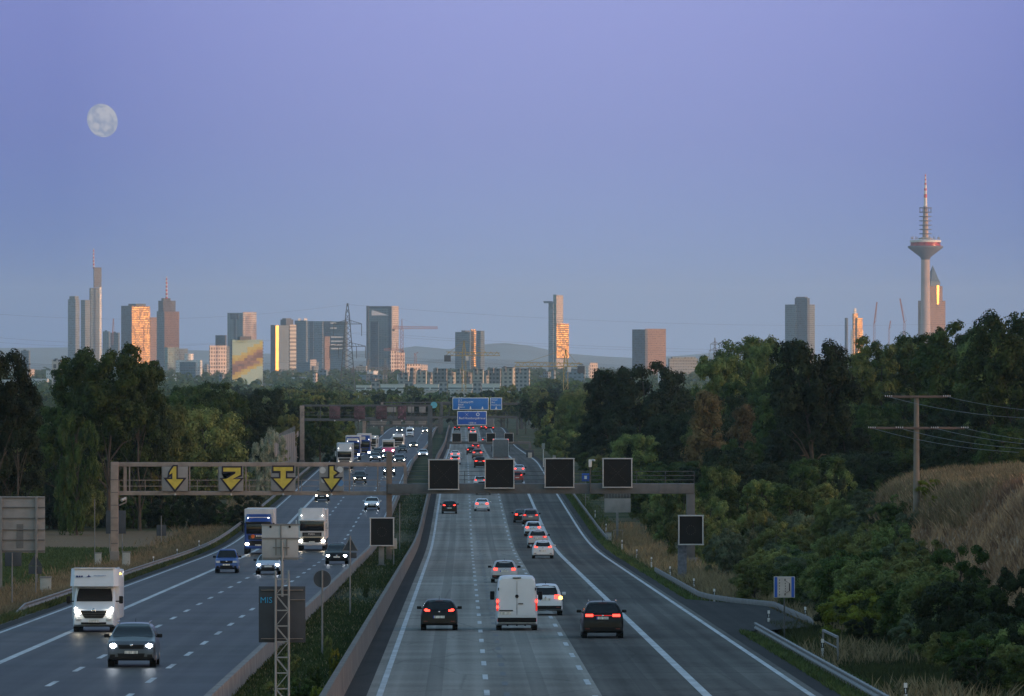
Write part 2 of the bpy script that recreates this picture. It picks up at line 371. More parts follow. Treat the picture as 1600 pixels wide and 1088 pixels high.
# emergency bay on the right and lay-by on the left
def flat_poly(name, pts, m, lift=.02):
    b = MB()
    n = 14; rows = []
    (a, b_), (c, d) = pts   # (s0(Y) list), (s1(Y) list) as polylines
    return b
bay = MB(); rws = []
for Y in range(338, 422, 4):
    out_s = _pl([(338, 13.4), (348, 17.2), (400, 17.2), (418, 13.4), (430, 13.3)], Y)
    rws.append([(sx(13.0+(out_s-13.0)*k/4, Y), Y, prof(Y)-.03*k/4-.005) for k in range(5)])
struct(bay.grid(rws).build('emergency_bay', M_shld, fix=False))
lb = MB(); rws = []
for Y in range(160, 400, 10):
    o_ = _pl([(160, -34), (300, -34), (370, -30), (395, -23.2)], Y)
    rws.append([(sx(-22.9+(o_+22.9)*k/4, Y), Y, prof(Y)-.01-.1*k/4+.004) for k in range(5)])
struct(lb.grid(rws).build('side_road', M_asph, fix=False))

# ---------------------------------------------------------------- hills far behind, and the range in the north-west that shades the plain
M_hill = mat('hazed_wooded_hill', (.12, .145, .155), .95, var=.3, scale=.002)  # base colour lightened to carry some of the distance haze
def ridge(name, Y, pts, depth, base=-130):
    b = MB(); rows = []
    for k, hk in ((0, 0), (.3, .75), (.5, 1), (.7, .75), (1, 0)):
        rows.append([((px-800)/F*Y, Y+depth*(k-.5), base+(CZ-(py-HZ)/F*Y-base)*hk) for px, py in pts])
    return struct(b.grid(rows).build(name, M_hill, fix=False))
ridge('far_hills', 33000, [(-2500,575),(-900,560),(-300,548),(0,544),(120,543),(240,546),(330,548),(420,553),(520,549),(600,548),(650,541),(700,546),(745,539),(790,536),(830,541),(880,552),(940,557),(1000,560),(1060,556),(1120,551),(1200,552),(1300,556),(1450,558),(1600,552),(2200,548),(4000,570)], 5000)
ridge('middle_hills', 24000, [(-2000,600),(-400,572),(0,566),(150,572),(330,566),(420,570),(520,563),(640,566),(720,558),(800,563),(900,566),(1000,572),(1100,566),(1300,570),(1600,566),(2500,590)], 3000)
rr = MB(); rows = []
for i in range(41):
    Y = -7000+i*300; h = 250*(1-ss(3000, 4600, Y))*ss(-7000, -5800, Y)*(1+.15*math.sin(i*1.3)+.1*math.sin(i*.7))
    rows.append([(x, Y, -30+(h+30)*k) for x, k in ((1700,0),(2050,.55),(2500,1),(3000,.9),(3800,.3),(4500,0))])
struct(rr.grid(rows).build('shading_hills', M_hill, fix=False))
# haze: one closed box of thin air
hz = MB().box((0, 17000, 105), (30400, 50000, 480)).build('haze', None or MATS.setdefault('haze', _nt('haze')[0]), fix=False)
tag(hz, 'thin bluish evening haze lying over the plain and the city', kind='stuff')
hm = MATS['haze']; N, L = hm.node_tree.nodes, hm.node_tree.links
out = N.new('ShaderNodeOutputMaterial'); pv = N.new('ShaderNodeVolumePrincipled'); L.new(pv.outputs[0], out.inputs['Volume'])
pv.inputs['Density'].default_value = HAZE; pv.inputs['Color'].default_value = (.84, .95, 1, 1); pv.inputs['Anisotropy'].default_value = 0.45
# moon: sunlight and phase are put into its glow and squashed shape
mm, t, N, L = _nt('moon_glow')
out = N.new('ShaderNodeOutputMaterial'); em = N.new('ShaderNodeEmission'); L.new(em.outputs[0], out.inputs[0])
tc = N.new('ShaderNodeTexCoord'); nz = N.new('ShaderNodeTexNoise'); nz.inputs['Scale'].default_value = .016; nz.inputs['Detail'].default_value = 4; L.new(tc.outputs['Object'], nz.inputs['Vector'])
nc = N.new('ShaderNodeTexNoise'); nc.inputs['Scale'].default_value = .006; nc.inputs['Detail'].default_value = 2; L.new(tc.outputs['Object'], nc.inputs['Vector'])
cr = N.new('ShaderNodeValToRGB'); cr.color_ramp.elements[0].position = .40; cr.color_ramp.elements[1].position = .56
cr.color_ramp.elements[0].color = (*lin(143, 153, 180), 1); cr.color_ramp.elements[1].color = (*lin(182, 183, 196), 1)
L.new(math_n(N, L, 'ADD', math_n(N, L, 'MULTIPLY', nz.outputs['Fac'], .5), math_n(N, L, 'MULTIPLY', nc.outputs['Fac'], .5)), cr.inputs[0]); L.new(cr.outputs[0], em.inputs[0])
em.inputs[1].default_value = 1/2**EXPO
MY = 75000; mp = at(160, 188.5, MY)
mb = MB(); mr_ = 26.5/F*MY
mb.ball((0,0,0), mr_, 24, sc=(.885, 1, 1))
mo = mb.build('moon', mm, loc=mp); mo.rotation_euler = (0, R(-24), 0); tag(mo, 'pale gibbous moon high in the violet sky at the left', 'moon')
# ================================================================ the city, 7 to 15 km away
def foot(x0, xm, x2, Y, kl=.75, kr=1.0):
    """footprint of a tower with its near corner at xm"""
    A, B, C = [(p-800)/F*Y for p in (x0, xm, x2)]
    dl, dr = (B-A)*kl, (C-B)*kr
    if xm <= x0+.01: dl = 0
    return [(A, Y+dl), (B, Y), (C, Y+dr), (A+C-B, Y+dl+dr)] if dl and dr else ([(A, Y+dl), (B, Y), (B+12, Y+30), (A+12, Y+dl+30)])
FAC = dict(
 blue=facade('glass_blue_grey', (.10,.15,.20), (.04,.08,.13)),
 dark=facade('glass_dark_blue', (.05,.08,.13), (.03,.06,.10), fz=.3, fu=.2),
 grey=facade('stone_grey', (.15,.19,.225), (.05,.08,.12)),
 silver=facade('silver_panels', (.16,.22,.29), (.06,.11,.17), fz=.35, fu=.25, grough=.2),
 sungold=facade('sungold_glass', (.20,.13,.09), (.44,.27,.10), fz=.45, fu=.25, grough=.50, metal=.75),  # sunset reflection put into the pane and wall colour
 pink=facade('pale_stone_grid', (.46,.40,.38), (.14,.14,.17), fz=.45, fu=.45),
 pinkw=facade('pale_stone_wide_grid', (.55,.47,.44), (.10,.10,.13), fh=5.5, bw=5.0, fz=.4, fu=.4),
 white=facade('white_panels', (.58,.58,.60), (.32,.35,.40), fz=.55, fu=.5),
 teal=facade('glass_teal', (.16,.24,.25), (.10,.17,.19), fz=.35, fu=.3),
 brown=facade('brown_granite', (.22,.14,.11), (.11,.09,.10), fz=.5, fu=.4),
 stripe=facade('striped_panels', (.52,.48,.42), (.16,.17,.19), fh=7, bw=2000, fz=.5, fu=.0),
 plain=facade('plain_panels', (.15,.20,.245), (.07,.11,.15), fh=4, bw=6, fz=.6, fu=.5))
M_roof = mat('roof_plant', (.10, .11, .13), .8)
M_steel = mat('weathered_steel', (.20, .19, .18), .6)
M_red = mat('signal_red', (.45, .05, .05), .6); M_wht = mat('signal_white', (.60, .58, .58), .6)
M_sungold = mat('sungold_mirror', (.60, .36, .12), .46, metal=1, var=.25, scale=.05)  # golden colour stands in for a sunset glint
CITYG = 'towers of the city skyline'
def tower(name, label, Y, parts, roots=None, cat='tower'):
    """parts: (kind, x0, xm, x2, top_px, facade[, bottom_px])"""
    ax = sum(p[1]+p[3] for p in parts)/2/len(parts); x = (ax-800)/F*Y
    z0 = prof(Y)-2; r = empty(name, (x, Y, z0)); tag(r, label, cat)
    for p in parts:
        k, x0, xm, x2, top, fc = p[:6]; dY = p[7] if len(p) > 7 else 0
        fp = [(a-x, b-Y+dY) for a, b in foot(x0, xm, x2, Y, kr=.69 if fc == 'sungold' or fc is M_sungold else 1.0)]
        zt = CZ-(top-HZ)/F*Y-z0; zb = 0 if len(p) < 7 or p[6] is None else CZ-(p[6]-HZ)/F*Y-z0
        MB().prism(fp, zb, zt).build(k, FAC[fc] if fc in FAC else fc, r)
    return r
def mast(r, px, y0, y1, Y, w=2.2, bands=6, name='antenna'):
    """red and white banded mast on a roof"""
    p = at(px, y0, Y); q = at(px, y1, Y); L0 = r.location
    b = MB().cyl(p-L0+Vector((0,6,0)), q-L0+Vector((0,6,0)), w, w*.5, 8); o = b.build(name, M_wht, r)
    for i in range(bands):
        a = i/bands; a2 = (i+.5)/bands
        P0 = p.lerp(q, a)-L0+Vector((0,6,0)); P1 = p.lerp(q, a2)-L0+Vector((0,6,0)); MB().cyl(P0, P1, w*(1-.5*a)+.25, w*(1-.5*a2)+.25, 8).build('red_band', M_red, o)
# left group
t = tower('office_tower', 'tallest glass tower at far left with stepped crown and red white antenna', 14600,
  [('shaft',140,142,156,450,'blue'),('side_wing',139.5,140.5,148,451,'silver'),('upper_core',146,147,158,418,'dark',449.5),('corner_column',155,155.6,158.6,449,'white')])
mast(t, 146, 420, 388, 14600, 1.6)
tower('office_tower', 'slim silver twin slab at the left end of the skyline', 14300, [('shaft',105.5,118,124,468,'silver'),('crown',108,117,122.5,463,'grey',468.2)])
tower('office_tower', 'narrow grey slab with one sunlit edge beside the tallest tower', 14200, [('shaft',126,133,140.5,469,'grey')])
t = tower('office_tower', 'orange glowing block with a dark left face in the left skyline', 13800, [('shaft',189.5,206,233.5,478.5,'sungold'),('shade_toned_wall',188.6,205.6,206.2,478.0,'dark'),('roof_plant',200,212,227,474.8,M_roof,478.6)])  # dark slab laid over the left face paints its shade
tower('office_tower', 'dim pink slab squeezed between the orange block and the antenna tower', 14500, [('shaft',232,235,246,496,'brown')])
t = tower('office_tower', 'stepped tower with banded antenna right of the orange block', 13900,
  [('shaft',245,257,279,487,'brown'),('shade_toned_wall',244.4,256.4,257.2,486.4,'blue'),('upper_core',247,255,273.5,470,'dark',487.2),('roof_plant',252,256,266,466,M_roof,470.1)])  # blue slab paints the left face as if in shade
mast(t, 260, 467, 432, 13900, 2.0)
tower('office_tower', 'low pale green glass block at the foot of the antenna tower', 11500, [('shaft',257,262,279,543,'teal'),('side_wing',272,275,290,545,'blue',None,60)])
t = tower('hotel_block', 'white block with blue front and a round drum on its roof', 9800, [('shaft',273,313,316,563,'white'),('front_bay',281,307,308,566,'blue',None,-25)])
r_ = MB().lathe([(0,0),(6.2,0),(6.2,9),(5.8,9.4),(0,9.6)], 20, (0, 16, CZ-(563.5-HZ)/F*9800-t.location.z)).build('roof_drum', FAC['white'], t)
tower('office_tower', 'pink gridded block left of the mosaic building', 10300, [('shaft',327,328,353,540,'pinkw'),('side_wing',349,351,357,541,'grey',None,30)])
tower('office_tower', 'small dark blue block behind the pink gridded one', 12500, [('shaft',336,352,354,524,'dark')])
t = tower('office_tower', 'tall pale double slab with pink right half behind the mosaic building', 13000, [('shaft',354.5,379,380,489,'plain'),('sun_toned_wing',379,380,400,488,'pink'),('centre_slot',366,369.5,370,492,'dark',None,-22),('roof_sign_wall',360,373,373.6,490.5,'dark',499,-23)])  # pink facade stands in for low sun on the right half
# mosaic building
mz, tt, N, L = _nt('mosaic_wall')
out = N.new('ShaderNodeOutputMaterial'); b = N.new('ShaderNodeBsdfPrincipled'); L.new(b.outputs[0], out.inputs[0]); b.inputs['Roughness'].default_value = .8
tc = N.new('ShaderNodeTexCoord'); sp = N.new('ShaderNodeSeparateXYZ'); L.new(tc.outputs['Object'], sp.inputs[0])
cx = math_n(N, L, 'FLOOR', math_n(N, L, 'DIVIDE', sp.outputs[0], 3.2)); cz = math_n(N, L, 'FLOOR', math_n(N, L, 'DIVIDE', sp.outputs[2], 3.0))
cb = N.new('ShaderNodeCombineXYZ'); L.new(cx, cb.inputs[0]); L.new(cz, cb.inputs[1]); wn = N.new('ShaderNodeTexWhiteNoise'); L.new(cb.outputs[0], wn.inputs[0])
d = math_n(N, L, 'SUBTRACT', math_n(N, L, 'SUBTRACT', cz, math_n(N, L, 'MULTIPLY', cx, .62)), 9.2)
dd = math_n(N, L, 'ADD', math_n(N, L, 'DIVIDE', math_n(N, L, 'ABSOLUTE', d), 9.5), math_n(N, L, 'MULTIPLY', wn.outputs[0], .16))
rp = N.new('ShaderNodeValToRGB'); rp.color_ramp.interpolation = 'CONSTANT'; L.new(dd, rp.inputs[0]); e = rp.color_ramp.elements
for i, (p_, c_) in enumerate([(0,(.12,.09,.10)),(.16,(.19,.14,.13)),(.28,(.29,.24,.09)),(.42,(.31,.31,.13)),(.52,(.22,.33,.33))]):
    if i > 1: e.new(.5)
    e[i].position = p_; e[i].color = (*c_, 1)
L.new(rp.outputs[0], b.inputs['Base Color']); MATS['mosaic_wall'] = mz
Ym = 7600; t = tower('apartment_block', 'pale green apartment block with a yellow and brown pixel mosaic', Ym, [('wall',362,363,409,531,'mosaic_wall' if 0 else mz),('shade_toned_wall',361,362.6,363.1,530.6,'grey'),('roof_plant',371,375,392,526,M_roof,531.1)], cat='building')  # grey slab at the left end has its shade painted in
for i in range(15):
    for xx, w in ((386, 2.6), (408.5, 1.6)):
        p = at(xx, 536+i*4.7, Ym)-t.location; k = (xx-363)/46; p.y += k*(409-363)/F*Ym*1.33-1.2; MB().box(p, (w, 1.6, 1.3)).build('balcony', M_roof, t)
t = tower('office_tower', 'grey tower with a bright golden edge strip and striped right corner', 12800, [('shaft',423,430,461,508.5,'plain'),('dark_wing',422.6,429,430,508,'dark'),('glint_strip',430,431,435.5,509,M_sungold,594,-5),('striped_corner',451.5,452.5,462,507.6,'stripe',None,24)])  # bright strip is a painted sunset glint
tower('office_tower', 'dark block with a flat lantern roof behind the golden strip tower', 13600, [('shaft',438,447,458,499.5,'dark'),('roof_cap',441,447,455,497.5,M_roof,499.6)])
t = tower('office_tower', 'blue glass tower with two small white roof caps', 13400, [('shaft',460,478,481,501,'blue'),('roof_cap',465,466,471,498,'white',501.2),('roof_cap',474,475,480,498,'white',501.2)])
tower('office_tower', 'broad lilac slab with a dark slot down its face', 13700, [('shaft',478,504,508,502,'silver'),('centre_slot',484,490,490.4,502,'dark',None,-22)])
tower('office_tower', 'dark blue slab left of the banded glass block', 13500, [('shaft',505,517,520,502,'dark'),('sun_toned_wing',507,508,516,526,'brown',None,-25)])  # brown strip puts sunlight into the facade colour
t = tower('office_tower', 'blue glass block with white floor bands behind the pylon', 13300, [('shaft',516,540,543,502.5,'blue')])
for y in (505, 513, 527, 533.5, 539, 545):
    MB().box(at(528 if y > 515 else 521, y, 13300)-t.location+Vector((0, 6 if y > 515 else 10, 0)), (26 if y > 515 else 12, 5, 2.6)).build('floor_band', FAC['white'], t)
tower('office_block', 'low bluish block in front of the lilac slab', 11500, [('shaft',464,495,498,566,'blue')], cat='building')
tower('office_block', 'small pinkish block in front of the slotted slab', 11400, [('shaft',484,485,494,562,'pink'),('base',488,490,497,572,'grey')], cat='building')
t = tower('office_tower', 'tall framed tower with a triangular roof opening and pink right edge', 12600, [('shaft',573,611,613,482,'plain'),('dark_panel',579,591,591.5,503,'dark',None,-8),('frame_edge',572.4,576,577,478,'dark',None,-6),('sun_toned_wing',611,612.5,622.5,478.5,'pink',None,20),('frame_edge',607,611.5,612,479,'dark',None,-3),('lintel',576,610,610.5,478.5,'dark',482.5)])  # pink right face has the sun's warmth in its colour
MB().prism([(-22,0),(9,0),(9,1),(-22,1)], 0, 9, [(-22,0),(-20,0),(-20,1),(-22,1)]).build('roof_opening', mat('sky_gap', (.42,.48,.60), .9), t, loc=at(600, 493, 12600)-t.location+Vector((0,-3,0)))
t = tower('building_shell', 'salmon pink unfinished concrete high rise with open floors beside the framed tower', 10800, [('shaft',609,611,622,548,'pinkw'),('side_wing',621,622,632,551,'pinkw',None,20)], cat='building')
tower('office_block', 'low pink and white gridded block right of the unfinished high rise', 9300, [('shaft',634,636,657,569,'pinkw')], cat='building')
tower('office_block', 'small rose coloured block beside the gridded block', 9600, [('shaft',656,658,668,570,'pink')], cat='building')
t = tower('office_tower', 'blue twin slab tower with gold edge behind the yellow crane', 12600, [('shaft',711,734,736,519,'blue'),('sun_toned_wing',735,736.5,743.5,515,'sungold',None,14),('rear_shaft',744,751,757,517,'blue'),('roof_plant',721,727,734,516.5,M_roof,519.1)])  # golden wing has the sunset put into its colour
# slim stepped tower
t = tower('office_tower', 'slim stepped tower standing alone with golden lower corner', 12900, [('side_wing',857,864,866,474,'silver'),('shaft',865,869.5,880,461.5,'pink'),('shade_toned_wall',864.4,869,869.6,460.5,'teal'),('lower_block',868,869.5,889,506,'sungold',560),('base_block',862,868,889,559,'plain')])  # teal slab tones the left face as shaded
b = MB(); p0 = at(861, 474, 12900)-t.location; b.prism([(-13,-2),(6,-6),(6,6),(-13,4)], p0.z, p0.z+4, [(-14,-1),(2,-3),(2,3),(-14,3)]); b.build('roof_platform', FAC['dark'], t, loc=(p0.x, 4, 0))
tower('office_tower', 'broad dark brown slab above the dark treetop', 11200, [('shaft',988,1008,1012,515,'dark'),('sun_toned_wing',1008,1010,1041.5,514,'brown',None,12)])  # right half browner, low sun put into its colour
tower('office_block', 'long low grey office block behind the trees right of centre', 8800, [('shaft',1044,1046,1092,560.5,'grey'),('roof_storey',1048,1050,1088,558,'plain',560.6)], cat='building')
tower('apartment_block', 'small pink block left of the dark treetop', 7500, [('shaft',921,922,934,567,'pink')], cat='building')
t = tower('office_tower', 'dark three part tower above the right woods', 12600, [('shaft',1227,1243,1246,476,'blue'),('centre_block',1242,1261,1265,466,'dark',None,-10),('side_wing',1260,1262,1274,476,'grey',None,8),('roof_cap',1244,1258,1262,464,M_roof,466.2)])
t = tower('office_tower', 'small bright yellow stepped tower shining above the right woods', 14300, [('shaft',1332,1334,1341,490,'sungold'),('step',1338,1339.5,1348,497,'sungold'),('tip',1334,1335,1338.5,482,'white',490.1),('base',1329,1331,1350,516,'white')])
tower('office_tower', 'tiny dark slab left of the bright yellow stepped tower', 14000, [('shaft',1320,1323,1325,497,'dark')])
# pointed tower behind the telecommunication tower
t = tower('pyramid_tower', 'brown stepped tower with a pyramid roof behind the television tower', 13300, [('base_block',1435,1449,1479,470,'brown'),('shaft',1440,1452,1474,447,'brown',470.5),('core',1446,1454,1470,440,'blue',447.1),('glass_column',1462,1463.5,1467,446,M_sungold,476,-8)])
a_ = [(x_-t.location.x, y_-13300) for x_, y_ in foot(1447,1455,1469,13300)]; cc = (sum(p[0] for p in a_)/4, sum(p[1] for p in a_)/4)
MB().prism(a_, CZ+95*13300/F-t.location.z, CZ+120*13300/F-t.location.z, [(cc[0]+(p[0]-cc[0])*.02, cc[1]+(p[1]-cc[1])*.02) for p in a_]).build('pyramid_roof', FAC['dark'], t)
# television tower
Yt = 11900; k = Yt/F; bx = at(1446, 560, Yt); zg = prof(Yt)-2
def zz(py): return CZ-(py-HZ)/F*Yt-zg
t = empty('television_tower', (bx.x, Yt, zg)); tag(t, 'tall concrete television tower with round pulpit and red white mast', 'tower')
M_conct = mat('tower_concrete', (.36, .30, .31), .85, var=.12, scale=.04)
MB().lathe([(10.5,0),(9.0,60),(8.0,zz(500)),(7.4,zz(402))], 32).build('shaft', M_conct, t)
pp = MB().lathe([(7.4,zz(406)),(9,zz(402)),(29.5,zz(387.5)),(30,zz(386)),(30,zz(384.6)),(25,zz(384.5))], 48).build('pulpit', mat('pulpit_panels', (.11,.12,.18), .6, var=.2, scale=.05), t)
MB().lathe([(25,zz(384.6)),(26.2,zz(384)),(26.2,zz(383.2)),(25.2,zz(383.1)),(25.6,zz(378.4))], 48).build('window_band', mat('pulpit_red_glass', (.30,.03,.05), .25, var=.6, scale=.12), pp)
MB().lathe([(25.8,zz(378.9)),(26.8,zz(378.7)),(26.8,zz(376)),(24,zz(375.4)),(7,zz(373.8))], 48).build('upper_rim', M_wht, pp)
r2 = MB()
for i in range(14):
    a = i*math.tau/14; r2.cyl((24*math.cos(a), 24*math.sin(a), zz(374.2)), (24*math.cos(a), 24*math.sin(a), zz(371.5-(i%3))), .7, .7, 5)
r2.lathe([(5,zz(374)),(12,zz(374)),(12,zz(372)),(5,zz(371.4))], 20); r2.build('roof_aerials', M_steel, pp)
MB().lathe([(5.2,zz(374)),(4.6,zz(345)),(3.6,zz(322))], 20).build('upper_shaft', M_conct, t)
for i in range(7):
    y = 365.5-i*6.75
    r = 10.6
    MB().lathe([(4,zz(y+.9)),(r,zz(y+.7)),(r,zz(y-.6)),(4,zz(y-.6))], 24).build('antenna_platform', mat('platform_steel', (.06,.07,.11), .6), t)
b = MB()
for i in range(8):
    a = i*math.tau/8+.2; b.cyl((10.2*math.cos(a), 10.2*math.sin(a), zz(332)), (10.2*math.cos(a), 10.2*math.sin(a), zz(325)), .4, .4, 4)
b.lathe([(10.2,zz(325.4)),(10.4,zz(325.4)),(10.4,zz(325)),(10.2,zz(325))], 24); b.build('platform_railing', MATS['platform_steel'], t)
MB().lathe([(2.9,zz(322)),(2.4,zz(300)),(1.4,zz(285)),(.7,zz(272.5)),(0,zz(272.4))], 12).build('mast_tip', M_wht, t)
for y0, y1, r in ((309,303.5,2.9),(298,294.5,2.5),(289,286,1.9),(282,279.5,1.5),(276,273,1.1)): MB().cyl((0,0,zz(y0)), (0,0,zz(y1)), r, r*.92, 12).build('red_band', M_red, t)

# small blocks at the foot of the skyline
low = [(32,47,548,'blue','dim blue tower block between the two leftmost trees',11000),(80,97,562,'pinkw','pale block with balconies peeping out left of the big tree',5600),
 (160,172,518,'plain','faint grey block with a crane, right of the tallest tower',14000),(172,187,520,'grey','faint stone block left of the orange glowing block',14000),
 (258,275,590,'white','low whitish block under the green glass block',8000),(318,326,570,'pink','thin faint block left of the pink gridded block',11000),
 (455,486,590,'white','low pale hall at the foot of the skyline left of centre',8200),(497,512,578,'plain','low grey block left of the pylon foot',8400),
 (556,574,572,'pink','pinkish block directly right of the pylon',9800),(560,600,586,'plain','low grey hall right of the pylon foot',7800),
 (896,922,571,'white','white topped low block right of the slim stepped tower',8200),(884,915,578,'plain','grey block behind the crane mast',7600),
 (0,32,594,'white','low white buildings behind the leftmost tree',6800),(48,76,592,'white','low white buildings between the two left trees',6900)]
for x0, x2, top, fc, lb_, Y in low:
    t = tower('low_block', lb_, Y, [('wall',x0,x2-2,x2,top,fc),('roof_plant',x0+(x2-x0)*.3,x0+(x2-x0)*.55,x0+(x2-x0)*.6,top-1.6,M_roof,top+.1)], cat='building')
# many small pale blocks at the foot of the skyline
rnd = random.Random(77)
for i in range(44):
    px = rnd.uniform(20, 1110); w_ = rnd.uniform(6, 20); top = rnd.uniform(576, 596); Y = rnd.uniform(7000, 9800)
    tower('low_block', 'small pale block in the low town at the foot of the skyline', Y, [('wall',px,px+w_*.6,px+w_,top,rnd.choice(('white','plain','pink','grey'))),('roof_plant',px+w_*.2,px+w_*.4,px+w_*.5,top-1.4,M_roof,top+.1)], cat='building')['group'] = 'small pale blocks at the foot of the skyline'
# apartment rows
random.seed(5)
M_apt = [facade('apartment_a', (.30,.30,.30), (.08,.10,.12), fh=3, bw=4, fz=.5, fu=.45), facade('apartment_b', (.20,.20,.21), (.07,.08,.10), fh=3, bw=3.4, fz=.5, fu=.4), facade('apartment_c', (.38,.36,.33), (.09,.10,.12), fh=3, bw=4.5, fz=.5, fu=.5)]
names = ['first','second','third','fourth','fifth','sixth','seventh','eighth','ninth','tenth','eleventh','twelfth','thirteenth']
xs = [622,640,651,668,677,700,713,726,739,757,765,784,806,829]
tops = [584,577,580,584,577,582,579,583,578,581,577,575,577]
for i in range(13):
    x0, x2 = xs[i], xs[i+1]-1; Y = 5200+(i*37 % 5)*40
    tower('apartment_building', '%s block from the left in the row of grey flats above the motorway' % names[i], Y,
      [('wall',x0,x2-(4 if i%2 else 1.5),x2,tops[i],M_apt[i%3]),('stair_tower',x0+2,x0+6,x0+7,tops[i]-2.5,M_apt[1],tops[i]+6,-4),('roof',x0-.3,x2-(4.2 if i%2 else 1.7),x2+.3,tops[i]-.9,M_roof,tops[i]+.05,-.6)], cat='building')
M_slab = facade('white_flats', (.62,.62,.60), (.10,.11,.12), fh=2.9, bw=3.6, fz=.62, fu=.5)
M_slab2 = facade('white_band', (.60,.61,.60), (.22,.24,.25), fh=4.6, bw=60, fz=.75, fu=.02)
for i, (x0, x2, top) in enumerate(((556,580,602.5),(594,632,601),(646,686,601),(700,739,600.5),(753,782,600))):
    tower('flat_building', '%s of the long white terrace buildings below the grey flats' % names[i], 4600, [('wall',x0,x2-.7,x2,top,M_slab2,610),('lower_storeys',x0+3,x2-3,x2-2.6,609.5,M_slab,None,6),('roof',x0-.4,x2-.8,x2+.5,top-.6,M_wht,top+.02,-.5)], cat='building')
for i, (x0, x2) in enumerate(((580,593),(632,645),(686,699),(739,752))):
    tower('stair_block', '%s grey stair block between the white terrace buildings' % names[i], 4620, [('wall',x0,x2-.7,x2,596.5,M_apt[0]),('roof',x0-.2,x2-.8,x2+.2,595.7,M_roof,596.6,-.5)], cat='building')
# lattice pylons
def pylon(px, ytop, ybase, Y, arms, label, hw, m):
    p = at(px, ybase, Y); r = empty('electricity_pylon', (p.x, Y, p.z)); tag(r, label, 'pylon'); S = Y/F
    H = (ybase-ytop)*S; b = MB(); n = 16; pts = []
    def w(z): return hw*S*(1-.86*(z/H)) if z < H*.86 else hw*S*.26*(1-(z/H-.86)/.14*.8)
    for i in range(n): 
        z0, z1 = H*i/n, H*(i+1)/n; a, c = w(z0), w(z1)
        for sxx, syy in ((-1,-1),(1,-1),(1,1),(-1,1)):
            b.bar((sxx*a, syy*a, z0), (sxx*c, syy*c, z1), .42)
        for q in ((-1,-1,1,-1),(1,-1,-1,-1),(-1,1,1,1),(1,1,-1,1),(1,-1,1,1),(-1,1,-1,-1)):
            b.bar((q[0]*a, q[1]*a, z0), (q[2]*c, q[3]*c, z1), .26)
    b.build('lattice_mast', m, r)
    for y, half, drops in arms:
        z = (ybase-y)*S; h = half*S; a = MB()
        for yy in (-.8, .8):
            a.bar((-h, 0, z), (0, yy, z+2.6), .28); a.bar((h, 0, z), (0, yy, z+2.6), .28); a.bar((-h, 0, z-.2), (h, 0, z-.2), .34)
        for i in range(1, 6):
            for sg in (-1, 1): a.bar((sg*h*i/6, 0, z-.2), (sg*h*(i-.5)/6, 0, z+2.6*(1-(i-.5)/6)), .2)
        o = a.build('cross_arm', m, r)
        d_ = MB()
        for f_ in drops:
            for sg in (-1, 1): d_.cyl((sg*h*f_, 0, z-.2), (sg*h*f_, 0, z-7.5), .22, .22, 5)
        d_.build('insulators', m, o)
    return r
M_pyl = mat('pylon_steel', (.13, .14, .15), .7)
pylon(543, 474, 612, 4300, ((506, 22, (1,)),(541, 28, (.5, 1))), 'tall lattice electricity pylon in front of the skyline', 12, M_pyl)
pylon(602, 560, 612, 6200, ((575, 9, (1,)),(583, 12, (1,))), 'small faint lattice pylon right of the tall one', 5, M_pyl)
pylon(1117, 528, 600, 6500, ((538, 7, (1,)),(548, 9, (1,))), 'faint pylon tip above the trees right of centre', 4, M_pyl)
# power lines hung from the tall pylon
for i, (hx, py, dy) in enumerate(((-22,507,25),(22,507,16),(-28,542,26),(28,542,18),(-14,542,30),(14,542,22),(0,476,12))):
    a = at(543+hx, py+(12 if i < 6 else 0), 4300); w = MB()
    for tx, Yb, zb in ((-220, 3650, 12), (1900, 4900, 15)):
        e_ = at(tx, py+dy-(20 if tx < 0 else 4), Yb); pr = a
        for k in range(1, 13):
            u = k/12; q = a.lerp(e_, u)-Vector((0,0,zb*4*u*(1-u)*.8)); w.cyl(pr, q, .045, .045, 3, caps=False); pr = q
    o = w.build('power_line', M_pyl); tag(o, ['upper left','upper right','lower outer left','lower outer right','lower inner left','lower inner right','topmost'][i]+' wire of the power line carried by the tall pylon', 'power line')
